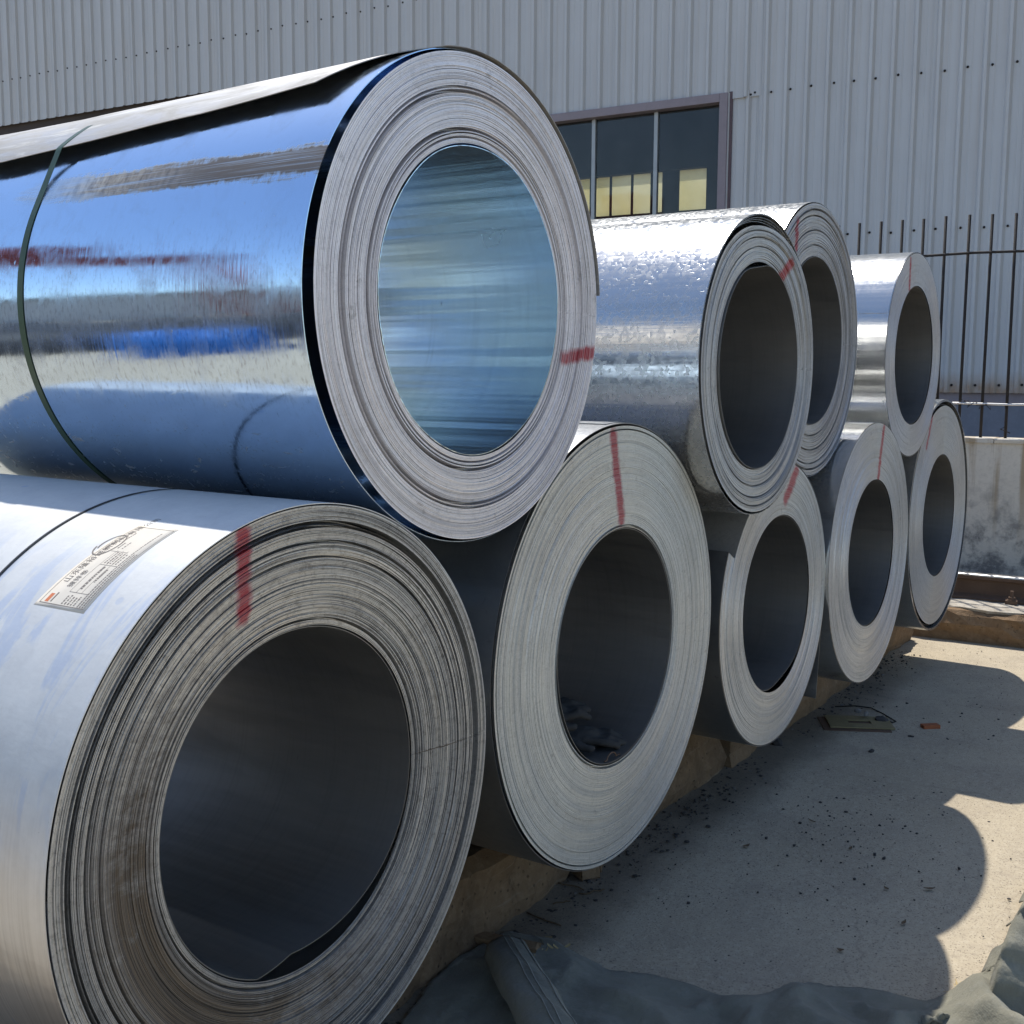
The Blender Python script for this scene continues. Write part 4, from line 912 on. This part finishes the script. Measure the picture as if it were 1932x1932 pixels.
def leaf(rg):
    n = 9; l, w = rg.uniform(.018, .034), rg.uniform(.004, .008); v = []
    for i in range(n):
        t = i/(n-1); ww = w*math.sin(math.pi*min(.98, max(.02, t)))
        for s_ in (-1, 0, 1): v.append((l*(t-.5), s_*ww, .003+.002*abs(s_)+.003*(2*t-1)**2))
    return mesh_obj('dry_leaf', v, grid_faces(n, 3), MAT['leaf'], smooth=True)
strewn('dry_leaf', ['dry leaf midway between the gravel patch and the shadow edge', 'dry leaf in the middle of the shaded concrete', 'dry leaf just inside the rounded shadow edge', 'dry leaf left of the rounded shadow edge', 'dry leaf in the shade below the thick-walled coil', 'dry leaf near the notch in the shadow outline', 'dry leaf in the shade just beyond the tarpaulin edge'], 'leaf', 'dry leaves on the concrete', [tuple(on_z(x, y)[:2]) for x, y in ((2372, 2402), (2485, 2482), (2715, 2600), (2590, 2600), (2180, 2475), (2640, 2700), (2455, 2780))], leaf)
def twig(rg):
    l = rg.uniform(.05, .12); pts = [(l*(t-.5), .006*math.sin(t*5+rg.random()*6), .005) for t in np.linspace(0, 1, 6)]; return tube('twig', pts, .0022, MAT['leaf'], n=5)
strewn('twig', ['dry twig beside the splintered wood block', 'dry twig beside the broken timber offcut', 'dry twig next to the frayed fibres', 'dry twig in the grit under the thick-walled coil', 'dry twig by the beam joint below the thick coil', 'dry twig in the grit right of the thick coil\'s lowest point'], 'twig', 'twigs by the beams', [tuple(on_z(x, y)[:2]) for x, y in ((1660, 2590), (1730, 2610), (1590, 2690), (1640, 2640), (2050, 2260), (1980, 2310))], twig)
def straw():
    rg = random.Random(5); vs, fs = [], []
    for _ in range(70):
        p = on_z(rg.uniform(2795, 2850), rg.uniform(2885, 2935)); a = R_(rg.gauss(20, 35)); l = rg.uniform(.02, .07); d = Vector((math.cos(a), math.sin(a), 0)); s_ = Vector((-d.y, d.x, 0))*.0012; z = Vector((0, 0, rg.uniform(.003, .012))); b = len(vs)
        vs.extend([p-d*l/2+s_+z, p-d*l/2-s_+z, p+d*l/2-s_+z*1.4, p+d*l/2+s_+z*1.4]); fs.append([b, b+1, b+2, b+3])
    tag(mesh_obj('straw', vs, fs, MAT['straw']), 'wisps of dry straw beside the sunlit tarpaulin', 'straw', kind='stuff')
straw()
def stuffing(label, c, seed):
    rg = random.Random(seed); vs, fs = [], []
    for _ in range(26):
        p = Vector((c[0]+rg.gauss(0, .03), c[1]+rg.gauss(0, .03), .012)); d = Vector((rg.uniform(-1, 1), rg.uniform(-1, 1), rg.uniform(-.2, .5))).normalized()*rg.uniform(.015, .04); s_ = Vector((-d.y, d.x, .2)).normalized()*.003; b = len(vs)
        vs.extend([p-d+s_, p-d-s_, p+d-s_, p+d+s_]); fs.append([b, b+1, b+2, b+3])
    tag(mesh_obj('frayed_fibre', vs, fs, MAT['straw']), label, 'fibre', kind='stuff')
q = on_z(1590, 2790); stuffing('frayed fibres by the tarpaulin hem', (q.x, q.y), 1)
# rubble and torn packing under the thick-walled coil
for i, (px, py, sz, lb) in enumerate(((1740, 2510, (.10, .035, .03), 'broken brown timber offcut under the thick-walled coil'), (1690, 2545, (.07, .03, .035), 'small splintered wood block leaning by the beam'), (1480, 2780, (.09, .02, .02), 'dark wooden lath in the gap beside the hem'))):
    p = on_z(px, py); bm = box_bm((-sz[0], -sz[1], 0), (sz[0], sz[1], sz[2]*1.6), .004)
    for v in bm.verts: v.co += Vector((random.uniform(-.01, .01), random.uniform(-.006, .006), random.uniform(0, .006) if v.co.z > .01 else 0))
    o = bm_obj('wood_offcut', bm, MAT['beam']); o.location = p; o.rotation_euler = (0, 0, R_(20+40*i)); tag(o, lb, 'wood')

def plastic_scrap():
    n = 12; X, Y = np.meshgrid(np.linspace(-1, 1, n), np.linspace(-1, 1, n), indexing='ij'); w = np.clip(1.15-np.hypot(X, Y)*.6, .3, 1)
    V = np.stack([X*.07*w+.01*fbm2(X*2, Y*2, 2, 3), Y*.06*w+.01*fbm2(X*2+5, Y*2, 2, 4), .012+.05*np.clip(fbm2(X*1.6, Y*1.6, 3, 8), -.1, 1)+.05*(1-X**2)], -1).reshape(-1, 3)
    a = R_(101); V = V*.62; o = mesh_obj('plastic_scrap', V, grid_faces(n, n), mat_plain('white_film', (.78, .77, .72), .5, 0, .15, 30, .2)); o.location = (cI.x+.575*math.cos(a), cI.y+.035, cI.z+.573*math.sin(a)); o.rotation_euler = (0, R_(-11), .4)
    tag(o, 'crumpled scrap of white film lying on top of the end coil', 'plastic scrap')
plastic_scrap()
def wire_clip():
    a = [(.024*math.cos(t), 0, .016*math.sin(t)) for t in np.linspace(.1, math.pi-.1, 14)]; a = [(.045, 0, .001)]+a+[(-.038, 0, .002)]
    o = tube('wire_clip', a, .0020, MAT['rail'], n=6); o.location = (cC.x-.01, cC.y+.012, cC.z-BORE+.006); tag(o, 'bent steel wire clip at the bottom of the glove coil\'s bore', 'wire')
wire_clip()

# ------------------------------------------------------------------ the yard beyond the frame, mirrored in the bright coil
def yard_beyond():
    root = empty('gantry_crane', (-6.2, 11.6, 0), R_(12)); tag(root, 'red gantry crane across the yard, mirrored in the bright top coil', 'crane')
    box('girder', (-.4, -.25, 4.75), (4.6, .25, 5.3), MAT['crane'], root, .02)
    for sx in (-.2, 3.6):
        for sy in (-1, 1): tube('leg', [(sx, sy*.2, 4.75), (sx-1.7*(1 if sx < 1 else .2), sy*1.1, .5)], .16, MAT['crane'], root, 6)
        for sy in (-1, 1): box('end_truck', (sx-2.3, sy*1.1-.2, 0), (sx+.4, sy*1.1+.2, .52), MAT['crane'], root)
    box('trolley', (2.0, -.5, 5.3), (3.2, .5, 5.8), MAT['crane'], root, .02)
    # covered stacks
    def heap(name, label, cat, loc, rz, L, W_, H, mat, seed):
        n, m = 40, 24; X, Y = np.meshgrid(np.linspace(-1, 1, n), np.linspace(-1, 1, m), indexing='ij')
        Z = H*np.clip((1-np.abs(X)**4)*(1-np.abs(Y)**4), 0, 1)**.5*(1+.18*fbm2(X*3+seed, Y*3, 3, seed)); o = mesh_obj(name, np.stack([X*L/2, Y*W_/2, Z], -1).reshape(-1, 3), grid_faces(n, m), mat, smooth=True)
        o.location = loc; o.rotation_euler = (0, 0, rz); tag(o, label, cat)
    heap('covered_stack', 'long black-tarped stack across the yard, mirrored in the bright top coil', 'stack', (-3.9, 8.5, -.01), R_(38), 8.0, 3.8, .95, MAT['pile'], 3)
    heap('covered_stack', 'blue-tarped heap across the yard, mirrored in the bright top coil', 'stack', (-2.15, 6.15, -.01), R_(38), 1.25, .9, .80, MAT['blue'], 9)
    r = empty('yard_shed', (-22, 26, 0), R_(40)); tag(r, 'long pale shed on the far side of the yard', 'shed')
    box('wall', (-20, -4, 0), (20, 4, 4.0), MAT['shed'], r); bm = box_bm((-20.4, -4.4, 4.0), (20.4, 4.4, 4.2)); bm_obj('roof', bm, MAT['dark'], r)
yard_beyond()
